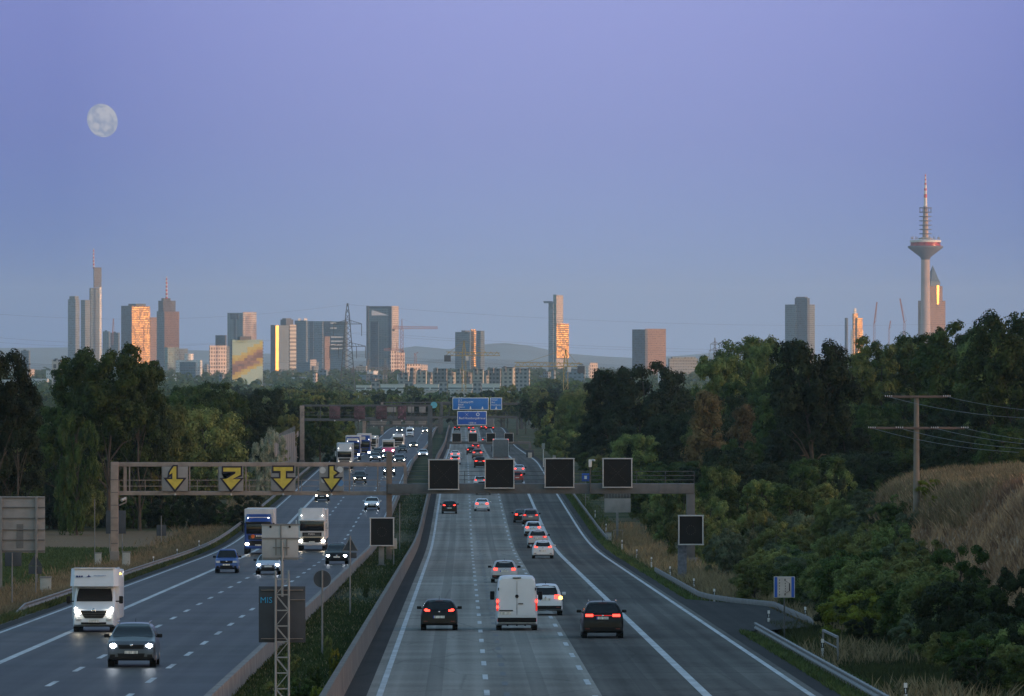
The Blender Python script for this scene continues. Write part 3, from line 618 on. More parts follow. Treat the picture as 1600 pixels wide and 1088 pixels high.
# cranes
M_yel = mat('crane_yellow', (.40, .30, .12), .6); M_crr = mat('crane_red', (.30, .13, .12), .6); M_crg = mat('crane_grey_red', (.30,.15,.15), .6)
def crane(px, base, top, Y, m, label, left, right, tilt=0, t_=1.0):
    p = at(px, base, Y); r = empty('tower_crane', (p.x, Y, p.z)); tag(r, label, 'crane'); S = Y/F; H = (base-top)*S
    b = MB(); wd = 1.0*t_
    for a, c in ((-1,-1),(1,-1),(1,1),(-1,1)): b.bar((a*wd, c*wd, 0), (a*wd, c*wd, H), .36*t_)
    nn = int(H/3.0)
    for i in range(nn):
        z0, z1 = H*i/nn, H*(i+1)/nn; sg = 1 if i % 2 else -1
        for c in (-1, 1): b.bar((sg*wd, c*wd, z0), (-sg*wd, c*wd, z1), .24*t_); b.bar((c*wd, sg*wd, z0), (c*wd, -sg*wd, z1), .24*t_)
    b.build('mast', m, r)
    if tilt:
        e = Vector((-math.cos(R(tilt))*right*S, 0, H+math.sin(R(tilt))*right*S)); j = MB().bar((0,0,H), e, 1.6*t_, 1.2); j.bar((0,0,H+1), (4,0,H+5), .6); j.bar((4,0,H+5), e, .3); j.build('jib', m, r)
    else:
        j = MB(); h = 2.0*t_
        for y in (-.7, .7): j.bar((-left*S, y, H), (right*S, y, H), .34*t_)
        j.bar((-left*S, 0, H+h), (right*S, 0, H+h*.7), .34*t_); n = int((left+right)*S/3.0)
        for i in range(n):
            x0 = -left*S+(left+right)*S*i/n; x1 = x0+(left+right)*S/n
            for y in (-.7, .7): j.bar((x0, y, H), ((x0+x1)/2, 0, H+h), .2*t_); j.bar(((x0+x1)/2, 0, H+h), (x1, y, H), .2*t_)
        j.build('jib', m, r)
        ap = MB(); ap.bar((-1,0,H), (0,0,H+8*t_), .5); ap.bar((1,0,H), (0,0,H+8*t_), .5); ap.bar((0,0,H+8*t_), (right*S*.6,0,H+h), .16); ap.bar((0,0,H+8*t_), (-left*S*.9,0,H+1), .16); ap.build('apex', m, r)
        sg = -1 if left < right else 1
        MB().box((sg*min(left, right)*S*.92, 0, H-1.4), (3.5, 1.8, 3.4), .1).build('counterweight', M_roof, r)
        MB().box((1.6, -1.4, H-1.4), (1.7, 1.7, 2.4), .1).build('cab', M_wht, r)
    return r
crane(725, 612, 556, 3700, M_yel, 'yellow tower crane crossing in front of the blue twin slab tower', 28, 56)
crane(884, 612, 573, 3300, M_yel, 'yellow tower crane with a long left jib right of centre', 80, 26)
crane(628, 600, 514, 10200, M_crr, 'red tower crane beside the framed tower', 14, 56, t_=1.8)
crane(620, 600, 548, 10300, M_crr, 'short red crane mast in front of the unfinished high rise', 20, 10, t_=1.5)
crane(575, 605, 578, 6500, M_steel, 'grey low crane right of the pylon', 26, 34, t_=1.2)
crane(649, 600, 556, 9800, M_crr, 'thin red crane above the gridded block', 3, 4, tilt=70, t_=1.2)
crane(1366, 540, 506, 12500, M_crg, 'left slanting crane jib above the right woods', 2, 34, tilt=97, t_=1.5)
crane(1413, 540, 505, 12500, M_crg, 'right crane with jib leaning left, near the television tower', 2, 39, tilt=80, t_=1.5)
crane(1389, 540, 515, 12500, M_crg, 'tiny crane between the two leaning jibs', 2, 14, tilt=100, t_=1.2)
crane(176, 540, 522, 13800, M_crg, 'faint crane between the tallest tower and the orange block', 2, 24, tilt=93, t_=1.3)
# ================================================================ trees, bushes, grass
def leaf_mat(name, c0, c1, scale=.9):
    m, t, N, L = _nt(name)
    out = N.new('ShaderNodeOutputMaterial'); b = N.new('ShaderNodeBsdfPrincipled'); tr = N.new('ShaderNodeBsdfTranslucent'); mx = N.new('ShaderNodeMixShader'); mx.inputs[0].default_value = .22
    L.new(b.outputs[0], mx.inputs[1]); L.new(tr.outputs[0], mx.inputs[2]); L.new(mx.outputs[0], out.inputs[0])
    tc = N.new('ShaderNodeTexCoord'); nz = N.new('ShaderNodeTexNoise'); nz.inputs['Scale'].default_value = scale; nz.inputs['Detail'].default_value = 7; nz.inputs['Roughness'].default_value = .7
    L.new(tc.outputs['Object'], nz.inputs['Vector'])
    oi = N.new('ShaderNodeObjectInfo')
    cr = N.new('ShaderNodeValToRGB'); cr.color_ramp.elements[0].position = .38; cr.color_ramp.elements[1].position = .62
    cr.color_ramp.elements[0].color = (*c0, 1); cr.color_ramp.elements[1].color = (*c1, 1); L.new(nz.outputs['Fac'], cr.inputs[0])
    hs = N.new('ShaderNodeHueSaturation'); L.new(cr.outputs[0], hs.inputs['Color'])
    L.new(math_n(N, L, 'ADD', .75, math_n(N, L, 'MULTIPLY', oi.outputs['Random'], .5)), hs.inputs['Value'])
    L.new(math_n(N, L, 'ADD', .485, math_n(N, L, 'MULTIPLY', oi.outputs['Random'], .03)), hs.inputs['Hue'])
    L.new(hs.outputs[0], b.inputs['Base Color']); L.new(hs.outputs[0], tr.inputs[0])
    b.inputs['Roughness'].default_value = .7; b.inputs['Specular IOR Level'].default_value = .12
    MATS[name] = m; return m
LEAF = dict(
 dark=leaf_mat('leaves_dark', (.012,.019,.010), (.042,.058,.024)),
 deep=leaf_mat('leaves_deep_green', (.020,.036,.011), (.080,.115,.030)),
 mid=leaf_mat('leaves_mid_green', (.050,.074,.026), (.20,.235,.075)),
 olive=leaf_mat('leaves_olive', (.070,.082,.026), (.26,.26,.085)),
 grey=leaf_mat('leaves_grey_green', (.045,.062,.034), (.145,.17,.10)),
 brown=leaf_mat('leaves_turning_brown', (.085,.062,.030), (.26,.19,.085)),
 pale=leaf_mat('leaves_pale_seedheads', (.14,.16,.09), (.50,.50,.38)),
 lime=leaf_mat('leaves_yellow_green', (.07,.09,.014), (.24,.26,.04)))
M_bark = mat('bark', (.060, .048, .038), .9, var=.3, bump=.6)
ENV = dict(round=(3.3, 4.9, 4.7), wide=(4.2, 5.0, 4.4), slim=(2.35, 5.0, 4.9), bush=(4.4, 3.6, 5.4), tall=(2.3, 4.2, 5.6))
def crown_mesh(seed, lobes, nleaf, leaf, shape='round', name='crown'):
    """crown of a 10 m tree: leaves lie as shingles over many uneven, bulging masses with gaps between them"""
    rnd = random.Random(seed); vs = []; fs = []; L_ = []; Rm, zc, zr = ENV[shape]; C0 = Vector((0, 0, zc*.8))
    for i in range(lobes):
        a = i*2.39996+rnd.uniform(-.5, .5); u = 1-2*(i+.5)/lobes; u = max(-.9, min(.84, u+rnd.uniform(-.1, .1)))
        rad = (1-abs(u)**2.7)**.5; q = rnd.uniform(.74, 1.0) if u > .35 else rnd.uniform(.62, 1.0) if rnd.random() < .8 else rnd.uniform(.2, .6)
        lr = rnd.uniform(.55, 1.25)*(.62+.38*Rm/4.2)*(1.12-.3*abs(u))
        z = zc+u*zr*.86*q; tp = 1
        if shape == 'tall': tp = 1.15-.75*max(0, (z-2)/8)
        if shape == 'bush' and u < 0: rad = max(rad, .8)
        r_ = (Rm-lr*.55)*rad*q*tp; z = max(.7, min(9.9-lr*.75, z))
        L_.append((Vector((r_*math.cos(a), r_*math.sin(a), z)), lr, rnd.uniform(.7, 1)))
    tot = sum(l[1]**2 for l in L_)
    for c, lr, sq in L_:
        n = int(nleaf*lr*lr/tot); sub_ = []
        for _ in range(9):
            d = Vector((rnd.gauss(0,1), rnd.gauss(0,1), rnd.gauss(.2,.9))).normalized(); sub_.append((d*lr*rnd.uniform(.35, .72), lr*rnd.uniform(.30, .55)))
        for k in range(n):
            o_, sr = rnd.choice(sub_); d = Vector((rnd.gauss(0,1), rnd.gauss(0,1), rnd.gauss(.15,1))).normalized()
            p = c+Vector((o_.x+d.x*sr, o_.y+d.y*sr, (o_.z+d.z*sr)*sq))+d*abs(rnd.gauss(0, .06))*(3 if rnd.random() < .08 else 1)
            nrm = (d*1.0+(p-C0).normalized()*.35+Vector((rnd.gauss(0,.34), rnd.gauss(0,.34), rnd.gauss(.12,.34)))).normalized()
            u = nrm.orthogonal().normalized(); v = nrm.cross(u); q = rnd.random()*math.tau
            u, v = u*math.cos(q)+v*math.sin(q), v*math.cos(q)-u*math.sin(q)
            s1 = leaf*rnd.uniform(.55, 1.3); s2 = s1*rnd.uniform(.5, .85); o = len(vs)
            vs += [p-u*s1, p+v*s2, p+u*s1+nrm*s2*.3, p-v*s2]; fs.append((o, o+1, o+2, o+3))
    me = bpy.data.meshes.new(name); me.from_pydata([tuple(v) for v in vs], [], fs); me.materials.append(LEAF['mid']); return me, L_
def trunk_mesh(seed, L_, h0=2.4):
    rnd = random.Random(seed); b = MB(); p = Vector((0,0,-.4)); r = .24; top = 7.0
    pts = []
    for i in range(6):
        q = Vector((rnd.gauss(0,.12)*i*.6, rnd.gauss(0,.12)*i*.6, -.4+(top+.4)*(i+1)/6)); b.cyl(p, q, r, r*.78, 8, caps=False); pts.append((p.copy(), r)); p = q; r *= .78
    for c, lr, _ in rnd.sample(L_, min(14, len(L_))):
        st, r0 = min(pts, key=lambda t: abs(t[0].z-(c.z*.6))); m = st.lerp(c, .5)+Vector((0,0,.3)); b.cyl(st, m, r0*.5, r0*.28, 5, caps=False); b.cyl(m, c, r0*.28, r0*.08, 5, caps=False)
    me = bpy.data.meshes.new('trunk'); me.from_pydata(b.v, [], b.f); me.polygons.foreach_set('use_smooth', b.sm); me.materials.append(M_bark); return me
PROTO = {}
def mk(key, seed, lobes, n, leaf, shape):
    c, L_ = crown_mesh(seed, lobes, n, leaf, shape); PROTO[key] = (c, trunk_mesh(seed, L_))
mk('round1', 1, 52, 24000, .115, 'round'); mk('round2', 2, 40, 24000, .115, 'round'); mk('wide1', 3, 64, 28000, .115, 'wide'); mk('wide2', 7, 50, 28000, .115, 'wide')
mk('slim1', 14, 44, 20000, .105, 'slim'); mk('slim2', 15, 36, 20000, .105, 'slim')
mk('tall1', 4, 48, 18000, .105, 'tall'); mk('bush1', 5, 46, 22000, .125, 'bush'); mk('bush2', 6, 36, 22000, .125, 'bush')
mk('far1', 8, 30, 3000, .30, 'round'); mk('far2', 9, 26, 3000, .30, 'wide'); mk('far3', 10, 28, 3000, .30, 'bush'); mk('far4', 12, 24, 2400, .30, 'tall')
NT = [0]
ROWN = {1250:'last',900:'third',790:'second',758:'front',1350:'sixth',1120:'fifth',930:'fourth',850:'third',780:'second',700:'front',1010:'back',660:'fifth',600:'fourth',560:'third',515:'second',455:'front',1500:'nearest left',1800:'second left',2150:'third left',2550:'middle',3050:'fifth',3600:'farthest',1650:'nearest right',2050:'second right'}
def plant(px, top, Y, wpx, proto, leaf, label, name='tree', group=None, sink=0, z=None, tight=False):
    x = (px-800)/F*Y; g_ = gz(x, Y) if z is None else z; h = CZ-(top-HZ)/F*Y-g_+sink
    if h < .8: return None
    NT[0] += 1
    cm, tm = PROTO[proto]; r = empty(name, (x, Y, g_-sink), random.random()*6.28)
    sh = {'r': 7.0, 'w': 8.8, 't': 4.9, 'b': 9.2, 'f': 8.2, 's': 5.1}[proto[0]]; w = wpx/F*Y/sh; k = h/9.35
    if proto[0] == 'b': w = min(w, k*1.25)
    elif proto[0] != 's': w = max(w, k*(.40 if tight else .62))
    kc = min(k, w*(1.15 if tight else 1.22)) if proto[0] in 'rwf' else k; lift = (k-kc)*9.2
    for nm, me in (('crown', cm), ('trunk', tm)):
        o = bpy.data.objects.new(nm, me); COL.objects.link(o); o.parent = r
        if nm == 'crown': o.scale = (w, w, kc); o.location = (0, 0, lift); o.material_slots[0].link = 'OBJECT'; o.material_slots[0].material = LEAF[leaf]
        else: o.scale = (min(w, k)*1.0, min(w, k)*1.0, k)
    tag(r, label, 'bush' if name in ('bush', 'shrub') else 'tree', group); return r
WORD = dict(dark='dark', deep='deep green', mid='mid green', olive='olive green', grey='grey green', brown='browning', pale='pale seed-headed', lime='yellow green')
# ---- left side
plant(-8, 530, 575, 140, 'wide1', 'dark', 'dark tree cut by the left edge of the picture', tight=True)
plant(30, 588, 590, 60, 'round2', 'dark', 'dark smaller tree below the right flank of the leftmost one', tight=True)
plant(170, 521, 735, 166, 'wide2', 'deep', 'largest broad rounded crown under the moon', tight=True)
plant(122, 545, 742, 96, 'round1', 'deep', 'left shoulder tree of the big crown under the moon', tight=True)
plant(218, 546, 746, 98, 'round2', 'deep', 'right shoulder tree of the big crown under the moon', tight=True)
for px_, tp_, Y_, w_, lf_, lb__ in ((100, 618, 755, 80, 'deep', 'green tree filling under the left of the big crown'), (150, 612, 765, 96, 'dark', 'dark tree filling under the middle of the big crown'), (205, 606, 760, 90, 'deep', 'green tree filling under the right of the big crown'), (250, 618, 775, 70, 'mid', 'lighter tree right below the big crown'), (10, 640, 640, 80, 'dark', 'dark low tree under the leftmost tree')):
    plant(px_, tp_, Y_, w_, 'wide1' if px_ % 20 else 'round2', lf_, lb__)
plant(120, 610, 728, 80, 'bush2', 'deep', 'lower tree at the left foot of the big crown')
plant(235, 590, 760, 70, 'slim2', 'dark', 'dark narrow tree filling the right foot of the big crown')
plant(322, 624, 800, 150, 'wide1', 'olive', 'broad olive tree with brown flecks above the front gantry')
plant(345, 598, 1020, 100, 'round1', 'deep', 'dark tree behind the broad olive one at left')
plant(285, 604, 980, 100, 'round1', 'deep', 'dark rounded tree between the big crown and the olive one')
plant(385, 612, 1060, 100, 'round2', 'dark', 'dark tree right of the broad olive one')
GL = 'trees and bushes of the wood edge left of the motorway'
rnd = random.Random(21)
def sil(pts, x): return _pl(pts, x)
SL = [(-60,612),(0,612),(60,616),(110,606),(250,600),(330,594),(400,606),(470,614)]
for Y, off, n, w, pr, lf in ((1250,2,16,60,('round1','wide1','round2'),('deep','mid','dark')), (900,46,13,74,('wide2','round1','round2'),('deep','dark','mid')), (790,74,11,76,('wide1','bush1','round2'),('mid','deep','olive')), (758,98,12,80,('bush1','bush2','wide2'),('dark','deep','olive','mid'))):
    for i in range(n):
        px = -40+(i+rnd.random()*.8)*(470/n) if Y != 1250 else -40+(i+rnd.random())*(540/n)
        if px > (sx(-31, Y)/Y*F+800-w*.2): continue
        lf_ = rnd.choice(lf)
        plant(px, sil(SL, px)+off+rnd.uniform(-14, 16), Y+rnd.uniform(-12, 25), w*rnd.uniform(.8, 1.3), rnd.choice(pr), lf_, '%s %s in the %s row of the wood left of the motorway' % (WORD[lf_], 'bush' if Y < 770 else 'tree', ROWN[Y]), 'bush' if Y < 770 else 'tree', GL+', %s row' % ROWN[Y])
# understorey closing the foot of the left wood
for i in range(17):
    px = -30+i*26+rnd.uniform(-6, 6); Y = 752+rnd.uniform(-3, 10)
    if px > 388: continue
    plant(px, 772+rnd.uniform(-20, 14), Y, 62, rnd.choice(('bush1','bush2')), 'dark' if i % 3 else 'deep', 'low dark bush along the stubble strip at left', 'bush', 'low bushes along the stubble strip')
plant(428, 652, 930, 46, 'bush1', 'pale', 'pale whitish seeding bush beside the noise wall', 'bush')
plant(408, 668, 905, 36, 'bush2', 'pale', 'smaller pale bush left of the whitish one', 'bush')
plant(450, 640, 1130, 40, 'round2', 'olive', 'olive tree behind the whitish bush')
for i, (px, top, Y, w, pr, lf, lb_) in enumerate([(500,640,1160,66,'wide1','deep','dark green tree left of the white lorry queue'),(535,650,1230,50,'round1','mid','green tree behind the second gantry'),
    (478,668,1140,40,'bush1','dark','dark bush under the second gantry post'),(556,668,1290,34,'bush2','deep','green bush right of the second gantry sign backs'),(520,690,1090,40,'bush2','dark','dark bush beside the queue of lorries')]):
    plant(px, top, Y, w, pr, lf, lb_)
# ---- right side: the near hedge and wood
plant(1002, 552, 1080, 150, 'wide2', 'dark', 'very dark spreading tree alone against the sky right of centre')
plant(955, 566, 1095, 96, 'round1', 'dark', 'dark left shoulder tree of the lone spreading group')
plant(1052, 590, 1100, 90, 'round2', 'dark', 'small dark tree at the right flank of the spreading one')
plant(1106, 596, 830, 76, 'tall1', 'brown', 'tall narrow tree turning brown beside the dark wood')
plant(1160, 620, 840, 60, 'tall1', 'brown', 'second narrow browning tree right of the first')
plant(1172, 512, 1000, 130, 'wide1', 'mid', 'lighter green tree top left of the dark wood crest')
plant(1120, 540, 985, 80, 'round2', 'mid', 'lighter green tree with feathery top by the brown one')
plant(1216, 520, 965, 90, 'wide2', 'mid', 'green tree crest left of the darkest one')
plant(1268, 514, 760, 165, 'wide1', 'dark', 'darkest broad tree on the crest of the right wood')
plant(1380, 512, 900, 110, 'wide2', 'mid', 'green tree top below the left leaning crane')
plant(1440, 508, 900, 100, 'round1', 'deep', 'green tree top below the television tower')
plant(1505, 486, 820, 130, 'wide2', 'deep', 'tall green tree right of the television tower')
plant(1585, 466, 760, 150, 'wide1', 'deep', 'tallest green tree at the right edge of the picture')
plant(1548, 500, 790, 110, 'round2', 'mid', 'green tree between the two tallest on the right')
GR = 'trees of the dark wood right of the motorway'
SR = [(820,640),(850,622),(900,610),(960,600),(1050,610),(1100,600),(1150,560),(1230,545),(1300,540),(1400,535),(1500,515),(1650,495)]
for Y, off, x0, x1, n, w, pr, lf in (
   (1350, 8, 828, 1000, 9, 60, ('round1','wide1','round2'), ('mid','deep','olive')),
   (1120, 22, 868, 1130, 11, 72, ('round1','wide2','wide1'), ('deep','mid','dark')),
   (930, 40, 930, 1660, 17, 90, ('wide1','wide2','round1'), ('dark','deep','dark')),
   (1010, -4, 1325, 1680, 6, 110, ('wide1','round1','wide2'), ('deep','mid','deep')),
   (850, 72, 905, 1660, 18, 92, ('round2','wide1','round1'), ('dark','deep','mid')),
   (780, 112, 1000, 1660, 17, 96, ('wide2','wide1','round2'), ('dark','dark','deep')),
   (700, 150, 1080, 1660, 14, 100, ('wide1','round1','bush1'), ('dark','deep','dark'))):
    for i in range(n):
        px = x0+(i+rnd.random()*.9)*((x1-x0)/n); lf_ = rnd.choice(lf)
        if px < sx(17.5, Y)/Y*F+800+w*.30: continue
        plant(px, sil(SR, px)+off+rnd.uniform(-16, 16), Y+rnd.uniform(-14, 26), w*rnd.uniform(.8, 1.25), rnd.choice(pr), lf_, '%s tree in the %s row of the dark wood right of the motorway' % (WORD[lf_], ROWN[Y]), 'tree', GR+', %s row' % ROWN[Y])
# hedge belt behind the verge on the right
GB = 'bushes of the hedge right of the motorway'
HB = [(960,800),(985,748),(1040,750),(1100,735),(1150,725),(1230,722),(1290,722),(1340,752),(1420,760)]
for Y, off, x0, x1, n, w, lf in ((660, -8, 972, 1400, 14, 62, ('deep','mid','dark')), (600, 26, 1075, 1420, 12, 70, ('olive','mid','deep')), (560, 58, 1120, 1430, 10, 78, ('mid','olive','grey')), (515, 84, 1118, 1445, 9, 88, ('mid','deep','olive','grey')), (455, 120, 1150, 1450, 7, 96, ('deep','mid','grey'))):
    for i in range(n):
        px = x0+(i+rnd.random()*.8)*((x1-x0)/n); lf_ = rnd.choice(lf)
        if px < sx(17.6, Y)/Y*F+800+w*.34: continue
        plant(px, sil(HB, px)+off+rnd.uniform(-14, 14), Y+rnd.uniform(-10, 14), w*rnd.uniform(.8, 1.25), rnd.choice(('bush1','bush2','round2','tall1' if off < 30 else 'bush1')), lf_, '%s bush in the %s row of the hedge right of the motorway' % (WORD[lf_], ROWN[Y]), 'bush', GB+', %s row' % ROWN[Y])
near = [(1310,812,430,80,'bush1','mid','green bush left of the bank foot, first of three side by side'),(1352,828,415,80,'bush2','olive','olive bush at the bank foot, middle of three side by side'),(1392,838,400,80,'bush1','mid','green bush at the bank foot, right of three side by side'),
 (1300,770,480,70,'round1','mid','upright green bush left of the concrete pole and behind the bank foot'),(1345,790,470,76,'bush1','olive','olive bush just left of the green one beside the pole'),(1402,768,455,56,'bush2','mid','light green bush touching the left side of the concrete pole'),
 (1440,830,385,90,'bush2','olive','olive bush overlapping the mauve grass right of the pole foot'),(1480,868,360,96,'bush1','mid','green bush spreading over the lower bank'),(1525,880,345,90,'bush2','deep','deep green bush spreading over the lower bank further right'),
 (1360,880,370,96,'bush1','olive','olive bush above the small railing'),(1300,880,385,90,'bush2','mid','green bush above and left of the small railing'),(1240,905,395,60,'bush1','deep','deep green bush right beside the lay-by sign'),(1205,840,440,80,'bush2','olive','olive bush above and left of the lay-by sign'),
 (1452,742,430,60,'bush2','lime','yellow green bush on the crest just right of the pole'),(1505,745,430,34,'bush1','olive','small olive tuft on the crest of the bank'),(1545,812,385,30,'bush2','mid','small green tuft in the middle of the mauve bank'),(1588,742,440,44,'bush1','mid','green tuft on the crest at the right edge'),(1180,862,420,90,'bush1','mid','leafy bush behind the lay-by sign at its left'),(1330,838,375,150,'bush2','deep','large rounded bush between hedge and grassy bank'),(1260,862,400,110,'bush1','deep','rounded bush directly behind the lay-by sign'),
 (1420,880,350,170,'bush1','lime','yellow green spreading bush below the grassy bank'),(1330,905,335,130,'bush2','lime','low yellow green bush behind the small railing'),(1500,830,345,110,'bush2','deep','dark bush clinging to the grassy bank'),
 (1395,800,400,90,'bush1','mid','green bush at the foot of the concrete pole'),(1465,770,415,70,'bush2','lime','small green bush on the bank right of the pole'),(1385,775,440,60,'bush1','mid','green bush left of the concrete pole'),
 (1560,950,262,120,'bush1','dark','dark bush in the bottom right corner'),(1590,860,300,110,'bush2','dark','dark bush at the right edge above the corner one'),(1530,1010,250,120,'bush2','dark','black green bush low in the bottom right corner'),
 (1440,945,300,130,'bush2','grey','low bluish green shrub below the yellow green bush'),(1545,905,300,100,'bush1','deep','green shrub right of the bluish one'),(1480,978,282,90,'bush1','olive','shrub with yellow flowers beside the corner bush'),
 (1345,955,322,60,'bush2','dark','dark little shrub beside the small railing'),(1520,790,395,44,'bush1','mid','small green tuft high on the grassy bank'),(1575,760,400,40,'bush2','olive','small tuft near the crest of the grassy bank'),
 (1300,930,345,70,'bush2','dark','dark shrub behind the end of the upper guardrail')]
for px, top, Y, w, pr, lf, lb_ in near: plant(px, top, Y, w, pr, lf, lb_, 'bush', z=None)
# the dense thicket covering the slope below the grassy bank
rnd = random.Random(91); cnt = 0
LN = [(1150,800),(1290,735),(1340,742),(1385,756),(1425,775),(1465,838),(1500,872),(1560,925),(1610,975)]
for i in range(900):
    Y = yr_(rnd, 238, 500) if 0 else 1/(1/500+(1/238-1/500)*rnd.random()); s = rnd.uniform(17.9, 29); hb_ = rnd.uniform(1.6, 4.2); x = sx(s, Y); px = 800+x/Y*F; zt = tz(s, Y)+hb_*.93; py = HZ+(CZ-zt)*F/Y
    if not (1185 < px < 1640) or py < sil(LN, px)+4: continue
    if Y < 318 and px < 1455: continue
    if Y < 430 and s < 18.6+hb_*.25: continue
    if py > 1100: continue
    lf_ = rnd.choice(('mid','olive','olive','deep','grey','mid') if px < 1440 else ('dark','deep','mid','deep')); NT[0] += 1; cnt += 1
    r = empty('bush', (x, Y, tz(s, Y)-.15), rnd.random()*6.28); cm, tm = PROTO[rnd.choice(('bush1','bush2','round1'))]; kk = hb_/9.35
    for nm, me in (('crown', cm), ('trunk', tm)):
        o = bpy.data.objects.new(nm, me); COL.objects.link(o); o.parent = r; o.scale = (kk*1.1, kk*1.1, kk)
        if nm == 'crown': o.material_slots[0].link = 'OBJECT'; o.material_slots[0].material = LEAF[lf_]
    tag(r, '%s bush in the thicket on the slope below the grassy bank' % WORD[lf_], 'bush', 'bushes of the thicket below the grassy bank')
    if cnt >= 120: break
for i, (px, top, Y, w) in enumerate([(425,1058,232,46),(470,1050,236,52),(498,1066,228,36),(455,1012,262,34),(490,1034,250,30),(522,1004,262,22),(512,986,285,18),(572,908,420,13)]):
    plant(px, top, Y, w, ('bush1','bush2')[i%2], ('mid','deep','lime')[i%3], '%s leafy weed clump on the median counted from the nearest' % ['first','second','third','fourth','fifth','sixth','seventh','eighth'][i], 'bush', 'weed clumps on the median')
rnd = random.Random(17)
for i in range(46):
    Y = 700+i*22+rnd.uniform(-8, 8); s = rnd.uniform(18.2, 22.5); h_ = rnd.uniform(3, 6.5); px = 800+sx(s, Y)/Y*F; lf_ = rnd.choice(('deep','mid','olive','dark')); g0 = tz(s, Y)
    plant(px, HZ+(CZ-g0-h_)*F/Y, Y, h_*1.1/Y*F, rnd.choice(('bush1','bush2')), lf_, '%s roadside bush lining the far right verge' % WORD[lf_], 'bush', 'roadside bushes lining the far right verge')
for i in range(26):
    Y = 860+i*34+rnd.uniform(-10, 10); s = rnd.uniform(-32, -28.5); h_ = rnd.uniform(2.5, 5.5); px = 800+sx(s, Y)/Y*F; lf_ = rnd.choice(('deep','mid','olive','dark')); g0 = tz(s, Y)
    plant(px, HZ+(CZ-g0-h_)*F/Y, Y, h_*1.1/Y*F, rnd.choice(('bush1','bush2')), lf_, '%s roadside bush lining the far left verge' % WORD[lf_], 'bush', 'roadside bushes lining the far left verge')
# ---- woods in the middle distance, tree by tree
GF = 'trees of the far woods before the city'
far = []
SF = [(-40,628),(60,612),(260,606),(340,600),(400,608),(440,602),(490,598),(520,606),(560,614),(600,612),(640,614),(690,616),(740,612),(790,606),(830,604),(880,603),(930,602),(980,606),(1100,604)]
for Y, off, x0, x1, n, w in ((1500,22,380,610,13,36),(1800,16,400,640,15,30),(2150,10,400,690,19,27),(2550,5,380,980,34,24),(3050,1,330,1000,44,20),(3600,-3,-20,1000,48,17),(1650,20,815,960,9,34),(2050,16,800,960,11,30)):
    for i in range(n):
        px = x0+(i+rnd.random())*((x1-x0)/n)
        if Y < 2400 and sx(-27, Y)/Y*F+800-w*.4 < px < sx(16, Y)/Y*F+800+w*.4: continue
        lf_ = rnd.choice(('deep','mid','dark','mid','olive'))
        plant(px, sil(SF, px)-3+off+rnd.uniform(-5, 5), Y+rnd.uniform(-60, 60), w*rnd.uniform(.8, 1.4), rnd.choice(('far1','far2','far3')), lf_, '%s tree in the %s row of the far woods before the city' % (WORD[lf_], ROWN[Y]), 'tree', GF+', %s row' % ROWN[Y])
for px, top, w in ((523,592,34),(640,597,26),(655,600,26),(505,598,22),(845,590,24),(862,585,22),(880,592,24),(900,588,26),(915,594,20),(835,597,22),(570,604,22)):
    plant(px, top, 4100, w, 'far1', 'mid', 'blurred green tree standing before the city blocks', 'tree', 'hazy trees before the city blocks')
# the wooded plain beyond reads as one mass
def wood_mass(name, label, y0, y1, n, hmin, hmax, seed):
    rn = random.Random(seed); vs = []; fs = []
    for i in range(n):
        Y = y0+(y1-y0)*rn.random(); x = rn.uniform(-.085, .085)*Y; g_ = prof(Y); h = rn.uniform(hmin, hmax); rr = rn.uniform(4, 8)
        for k in range(26):
            d = Vector((rn.gauss(0,1), rn.gauss(0,1), abs(rn.gauss(0,1)))).normalized(); p = Vector((x, Y, g_+h*.45))+Vector((d.x*rr, d.y*rr, d.z*h*.55))
            u = d.orthogonal().normalized(); v = d.cross(u); s1 = rn.uniform(1.2, 2.6); o = len(vs); vs += [p-u*s1, p-v*s1, p+u*s1, p+v*s1]; fs.append((o, o+1, o+2, o+3))
    me = bpy.data.meshes.new(name); me.from_pydata([tuple(v) for v in vs], [], fs); me.materials.append(LEAF['deep']); o = bpy.data.objects.new(name, me); COL.objects.link(o); tag(o, label, kind='stuff')
wood_mass('woodland', 'hazy green woodland between the motorway and the city', 4300, 7600, 1500, 9, 15, 3)
wood_mass('distant_woodland', 'bluish treetops among the city blocks', 7600, 12500, 1500, 10, 17, 4)
# ---- grass
def blades(name, label, fn, n, h0, h1, w, m, seed):
    rn = random.Random(seed); vs = []; fs = []
    for i in range(n):
        q = fn(rn)
        if q is None: continue
        s, Y = q; x = sx(s, Y); z = tz(s, Y); a = rn.random()*math.tau; h = rn.uniform(h0, h1)
        dx, dy = math.cos(a)*w*rn.uniform(.6, 1.4), math.sin(a)*w*rn.uniform(.6, 1.4); lx, ly = rn.gauss(0, .28)*h, rn.gauss(0, .28)*h; o = len(vs)
        vs += [(x-dx, y_, z) for y_ in (Y-dy,)]+[(x+dx, Y+dy, z), (x+lx+dx*.5, Y+ly+dy*.5, z+h*.7), (x+lx*1.5, Y+ly*1.5, z+h)]; fs.append((o, o+1, o+2, o+3))
    me = bpy.data.meshes.new(name); me.from_pydata(vs, [], fs); me.materials.append(m); o = bpy.data.objects.new(name, me); COL.objects.link(o); tag(o, label, kind='stuff')
G1 = leaf_mat('grass_green', (.030,.045,.016), (.095,.125,.040), .5); G2 = leaf_mat('grass_dry', (.125,.098,.055), (.33,.26,.145), .4); G3 = leaf_mat('grass_mauve', (.14,.082,.058), (.46,.29,.18), .22); G4 = leaf_mat('weeds', (.028,.040,.014), (.080,.095,.035), .4)
def yr(rn, a, b): return 1/(1/b+(1/a-1/b)*rn.random())
